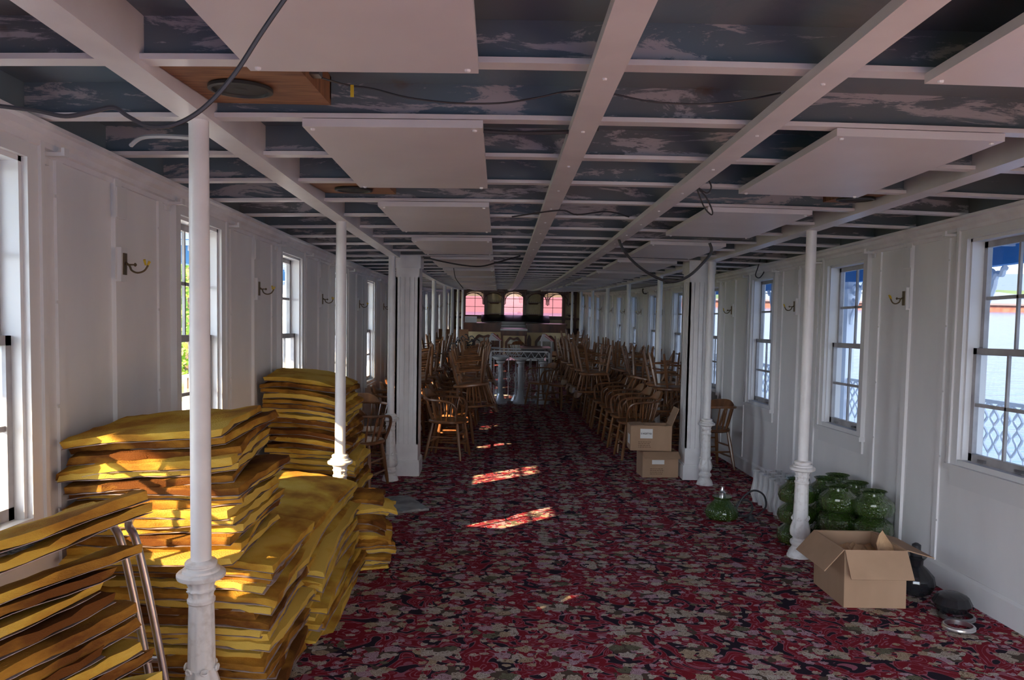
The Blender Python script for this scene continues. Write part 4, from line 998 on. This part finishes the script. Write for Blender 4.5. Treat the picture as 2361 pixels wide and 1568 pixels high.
for w, m0 in ((1.15, Matrix.Identity(4)), (1.15, Matrix.Translation((0, .7, 0))), (.7, Matrix.Rotation(PI / 2, 4, 'Z')), (.7, Matrix.Translation((1.15, 0, 0)) @ Matrix.Rotation(PI / 2, 4, 'Z'))):
    ironpanel(w, 1.0, m0).build('railing_panel', 'iron', o)
s = MB(); s.box(.0, 1.15, 0, .7, .80, .815); s.build('shelf', 'glossblack', o)
for i, x in enumerate((.10, .48, .9)):
    t = empty('pedestal', onfloor(-.16 + x + .1, 14.9)); tag(t, '%s white fluted column pedestal wrapped in clear plastic' % ('left', 'middle', 'right')[i], 'pedestal')
    s = MB(); s.lathe([(.13, 0), (.13, .03), (.085, .08), (.055, .2), (.06, .24)], 28); s.build('foot', 'iron', t, True)
    s = MB(); s.lathe([(.046, .24), (.044, .6), (.042, .76)], 48, mod=flute); s.lathe([(.06, .76), (.085, .79), (.085, .81)], 24); s.build('column', 'iron', t, True)
    s = MB(); random.seed(i); s.lathe([(.19, 0), (.185, .06), (.13, .2), (.085, .3), (.095, .5), (.08, .7)], 26, mod=lambda a, i2, z: 1 + .12 * noise.noise(Vector((math.cos(a) * 3, math.sin(a) * 3, z * 9 + i))), cap=False); s.build('plastic_wrap', 'plastic', t)
s = MB(); s.lathe([(.04, 0), (.09, .01), (.165, .07), (.17, .085), (.16, .085), (.085, .02), (.03, .015)], 32); o = s.build('shallow_bowl', 'milk', smooth=True, loc=onfloor(.04, 14.9, .815))
o.location = onfloor(.04, 14.9, .815); tag(o, 'shallow white bowl on the left wrapped pedestal', 'bowl')
s = MB(); s.lathe([(.04, 0), (.09, .01), (.15, .05), (.155, .06), (.08, .02), (.03, .015)], 32); o = s.build('shallow_bowl', 'milk', smooth=True, loc=onfloor(.42, 14.9, .815)); tag(o, 'shallow white bowl on the middle wrapped pedestal', 'bowl')
s = MB(); s.box(-.22, .22, -.2, .2, 0, .2); s.box(-.24, .24, -.22, .22, .2, .225); o = s.build('dark_crate', 'glossblack', loc=onfloor(.68, 15.45, .816)); tag(o, 'dark crate standing inside the white iron frame', 'crate')
s = MB(); s.box(-.3, .3, -.28, .28, 0, .02); o = s.build('wooden_board', 'mahog', loc=onfloor(.72, 15.45, 1.043)); tag(o, 'dark wooden board lying on the dark crate', 'board')
for x, lab in ((-.08, 'small glass case with a red and white roof, left end of ironwork'), (.98, 'small glass case with a red and white striped roof, right end of ironwork')):
    t = empty('display_case', onfloor(x, 15.98)); tag(t, lab, 'display case')
    s = MB(); 
    for a in (-.1, .1):
        for b in (-.1, .1): s.box(a - .01, a + .01, b - .01, b + .01, 0, 1.16)
    s.box(-.11, .11, -.11, .11, 1.0, 1.015); s.build('corner_frame', 'iron', t)
    s = MB(); s.prism([(-.14, 1.16), (.14, 1.16), (-.03, 1.30), (-.08, 1.30)], .24); s.build('roof', 'iron', t)
    s = MB(); s.tube([(-.03, -.122, 1.305), (.14, -.122, 1.165)], .008, 5); s.tube([(-.05, -.122, 1.27), (.1, -.122, 1.165)], .006, 5); s.build('red_stripe', 'redstripe', t)
# dark heap of lamp fittings on a small table, brown board behind
o = empty('side_table', onfloor(-.55, 16.4)); tag(o, 'small white topped table behind the left chairs', 'table')
s = MB(); s.box(-.35, .35, -.25, .25, .82, .85); s.build('table_top', 'iron', o)
for a in (-.3, .3):
    for b in (-.2, .2): s = MB(); s.box(a - .02, a + .02, b - .02, b + .02, 0, .82); s.build('leg', 'iron', o)
random.seed(9); s = MB()
for i in range(70):
    c = Vector((random.gauss(0, .13), random.gauss(0, .08), abs(random.gauss(.10, .09)) + .02)); d = Vector((random.gauss(0, 1), random.gauss(0, 1), random.gauss(0, 1))).normalized() * .08
    s.tube(smooth_path([c - d, c + Vector((0, 0, .05)), c + d], 3), .010, 5)
for i in range(10):
    s.lathe([(.01, 0), (.03, .01), (.04, .04)], 10, (random.gauss(0, .12), random.gauss(0, .06), random.uniform(.0, .2)))
o = s.build('lamp_fittings_heap', 'cable', loc=onfloor(-.72, 16.35, .852)); tag(o, 'tangled dark heap of chandelier arms on the small white table', 'chandelier')
o['kind'] = 'thing'
s = MB(); s.lathe([(.0, 0), (.03, .01), (.035, .05), (.01, .09)], 12); o = s.build('amber_glass', 'yellow', smooth=True, loc=onfloor(-.50, 16.2, .852)); tag(o, 'small amber glass catching sunlight on the white table', 'glass')
s = MB(); s.box(-.42, .38, -.02, .02, 0, .82); o = s.build('plywood_board', 'orangebox', loc=onfloor(-1.2, 20.9, .362), rot=(R(-4), 0, 0)); tag(o, 'brown board propped in front of the bar at far left', 'board')
s = MB(); s.box(-.55, .55, -.3, .3, 0, .36); o = s.build('wooden_crate', 'orangebox', loc=onfloor(-1.12, 21.0, 0)); tag(o, 'low brown crate under the propped board at far left', 'crate')

# ------------------------------------------------------------------ the bar
YB = 24.0; zb = sheer(YB)
o = empty('bar_counter', (0, YB, zb)); o.scale.z = 1.12; tag(o, 'cream and mahogany bar counter with ornate framed mirrors at far end', 'bar')
s = MB(); s.box(-1.08, .06, 0, .6, .12, .86); s.box(.84, 2.05, 0, .6, .12, .86); s.box(.06, .84, -.35, .6, .12, .78); s.build('front_panel', 'cream', o)
s = MB(); s.box(-1.08, 2.05, .02, .6, 0, .12); s.box(.06, .84, -.33, .02, 0, .12); s.build('plinth', 'mahog', o)
for xa, xb in ((-1.12, .08), (.82, 2.09)):
    s = MB(); s.box(xa, xb, -.06, .66, 1.06, 1.1); s.box(xa + .02, xb - .02, -.03, .62, .98, 1.06); s.box(xa + .03, xb - .03, -.01, .62, .86, .98); s.build('counter_top', 'mahog', o)
s = MB(); s.box(.04, .86, -.4, .6, .92, .96); s.build('steel_top', 'steel', o)
s = MB(); s.box(.05, .85, -.37, .5, .78, .92); s.box(.06, .12, -.37, -.34, .12, .8); s.box(.78, .84, -.37, -.34, .12, .8); s.build('mahogany_surround', 'mahog', o)
def framed(cx, y, w, h):
    out = []; 
    for i in range(60):
        t = PI * i / 59; x = math.cos(t); z = math.sin(t); out.append((cx + w * x * (1 - .0 * z), .52 + h * (z ** .6) * (1 + .10 * math.cos(6 * t))))
    out += [(cx - w, .2), (cx + w, .2)]
    s = MB(); s.prism(out, .03, Matrix.Translation((0, y, 0))); fr = s.build('mirror_frame', 'mahog', o)
    inn = [(cx + (x - cx) * .78, .24 + (z - .2) * .80) for x, z in out]; s = MB(); s.prism(inn, .02, Matrix.Translation((0, y - .012, 0))); s.build('mirror', 'mirror', fr)
framed(-.47, -.02, .33, .26); framed(1.44, -.02, .33, .26); framed(.45, -.37, .26, .22)
for x, y in ((-1.0, -.01), (-.05, -.01), (.93, -.01), (1.94, -.01)):
    s = MB(); s.prism([(x - .065, .2), (x + .065, .2), (x + .065, .66), (x + .03, .76), (x, .80), (x - .03, .76), (x - .065, .66)], .03, Matrix.Translation((0, y, 0))); s.build('pointed_panel', 'mahog', o)
o = empty('bottle_cooler', (.53, 25.6, sheer(25.6))); tag(o, 'long glossy black bottle cooler behind the bar', 'cooler')
s = MB(); s.box(-1.1, 1.1, -.3, .3, .0, 1.22); s.build('cabinet', 'glossblack', o)
s = MB(); s.add([(-1.12, -.32, 1.22), (1.12, -.32, 1.22), (1.12, .32, 1.42), (-1.12, .32, 1.42), (-1.12, .32, 1.22), (1.12, .32, 1.22)], [(0, 1, 2, 3), (0, 3, 4), (1, 5, 2), (3, 2, 5, 4), (0, 4, 5, 1)]); s.build('sloped_lid', 'glossblack', o)
s = MB(); 
for i in range(3): s.box(-1.0, 1.0, -.305, -.30, 1.08 - .05 * i, 1.10 - .05 * i)
s.build('grille', 'steel', o)
s = MB(); s.box(-.15, .22, -.1, .1, 0, .18); o = s.build('appliance', 'steel', loc=(-.92, 24.35, zb + 1.233)); tag(o, 'pale metal appliance on the left end of the bar', 'appliance')
# back wall joinery
bw = Y1 - .03
for c in (-1.42, -.18, .16, 1.14, 1.50, 2.42):
    pass
xs = [-1.55, -1.22, -.46, .10, .87, 1.45, 2.21, 2.6]
for i, x in enumerate(xs):
    s = MB(); s.box(x - .04, x + .04, bw - .08, bw + .03, z0, z0 + 2.32); s.box(x - .055, x + .055, bw - .1, bw + .03, z0 + 1.2, z0 + 1.3); pl = s.build('pilaster', 'mahog', fw)
s = MB(); s.box(XL, XR, bw - .05, bw + .02, z0 + 1.24, z0 + 1.31); s.box(XL, XR, bw - .05, bw + .02, z0 + 2.22, z0 + 2.34); s.box(XL, XR, bw - .02, bw + .03, z0 + .0, z0 + .95); s.build('mahogany_rail', 'mahog', fw)
SH = []
for c in (-.18, 1.16, 2.42, -1.40):
    s = MB(); n = 12; wd = .52 if abs(c) < 1.3 else .3
    for k in range(n):
        t0, t1 = PI * k / n, PI * (k + 1) / n; ff = lambda t: (c + wd / 2 * math.cos(t), z0 + 2.0 + .17 * math.sin(t))
        (xa, za), (xb, zb_) = ff(t0), ff(t1); zt = z0 + 2.24; s.add([(xa, bw - .02, za), (xb, bw - .02, zb_), (xb, bw - .02, zt), (xa, bw - .02, zt)], [(0, 1, 2, 3)])
    s.build('niche_arch', 'mahog', fw)
    for j, zz in enumerate((1.40, 1.80)):
        h = MB(); h.box(-wd / 2 + .02, wd / 2 - .02, -.16, .03, 0, .02); h.add([(-wd / 2 + .08, .02, 0), (wd / 2 - .08, .02, 0), (wd / 2 - .12, .02, -.05), (-wd / 2 + .12, .02, -.05), (-wd / 2 + .08, -.12, 0), (wd / 2 - .08, -.12, 0), (wd / 2 - .12, -.02, -.05), (-wd / 2 + .12, -.02, -.05)], [(0, 1, 2, 3), (4, 7, 6, 5), (3, 2, 6, 7), (0, 3, 7, 4), (1, 5, 6, 2)])
        q = h.build('shelf', 'mahog', loc=(c, bw, z0 + zz)); pos = {-.18: 'left of the middle window', 1.16: 'right of the middle window', 2.42: 'at the far right corner', -1.40: 'at the far left corner'}[c]
        tag(q, '%s dark wooden wall shelf %s' % (('lower', 'upper')[j], pos), 'shelf')
        pg = MB()
        for m_ in range(7): pg.tube([(-wd / 2 + .05 + m_ * (wd - .1) / 6, -.1, .02), (-wd / 2 + .05 + m_ * (wd - .1) / 6, -.1, .07)], .004, 4)
        pg.build('pegs', 'cable', q)
# gingerbread fretwork above the bar
def fret(cx, w, label):
    zt = ceilz(cx, YB) - .035; o = empty('fretwork_arch', (cx, YB - .1, zt)); tag(o, label, 'fretwork')
    s = MB(); s.box(-w / 2, w / 2, -.012, .012, -.03, 0)
    P = []
    for i in range(25):
        t = PI * i / 24; P.append((w / 2 * math.cos(t) * .97, 0, -.30 + .22 * math.sin(t)))
    P = [(w / 2 * .97, 0, -.42)] + P + [(-w / 2 * .97, 0, -.42)]
    s.tube(P, .014, 6); s.build('arch_rail', 'mahog', o)
    s = MB(); n = 22
    for i in range(n + 1):
        x = -w / 2 + w * i / n; q = max(0, 1 - (x / (w / 2)) ** 2) ** .5; zl = -.30 + .22 * q; s.tube([(x, 0, 0), (x, 0, zl)], .006, 4)
        zz = -.04
        while zz > zl:
            s.tube([(x + .014 * math.cos(t), 0, zz + .014 * math.sin(t)) for t in [k * PI / 3 for k in range(6)]], .005, 4, closed=True); zz -= .05
    s.build('pierced_tracery', 'mahog', o)
for i, c in enumerate((-.70, .0, .55, 1.18, 1.75)):
    fret((-.80, -.18, .47, 1.14, 1.80)[i], .60, 'dark pierced fretwork arch over the %s' % ('left pink window', 'shelf niche left of the middle window', 'middle pink window', 'shelf niche right of the middle window', 'right pink window')[i])
for i, x in enumerate((-1.13, -.48, .145, .80, 1.47, 2.12)):
    pz = sheer(YB)
    s = MB(); s.lathe([(.0, -.46), (.015, -.45), (.02, -.43), (.01, -.41), (.014, -.39), (.014, -.02)], 10); o = s.build('pendant_drop', 'mahog', loc=(x, YB - .1, ceilz(x, YB) - .02))
    tag(o, 'dark turned drop between fretwork arches, %s from the left' % ('first', 'second', 'third', 'fourth', 'fifth', 'sixth')[i], 'fretwork')

# portals: where daylight comes in
for (p, q) in LWIN[1:]: portal('portal', (XL - .14, (p + q) / 2, sheer((p + q) / 2) + 1.455), 0, -PI / 2, 1.31, q - p)
for (p, q) in RWIN: portal('portal', (XR + .14, (p + q) / 2, sheer((p + q) / 2) + 1.455), 0, PI / 2, 1.31, q - p)
portal('portal', (.45, Y0 - .12, sheer(Y0) + 1.05), PI / 2, 0, 2.5, 2.1)
for c, wd in FW: portal('portal', (c, Y1 + .14, z0 + 1.78), -PI / 2, 0, wd, .84)
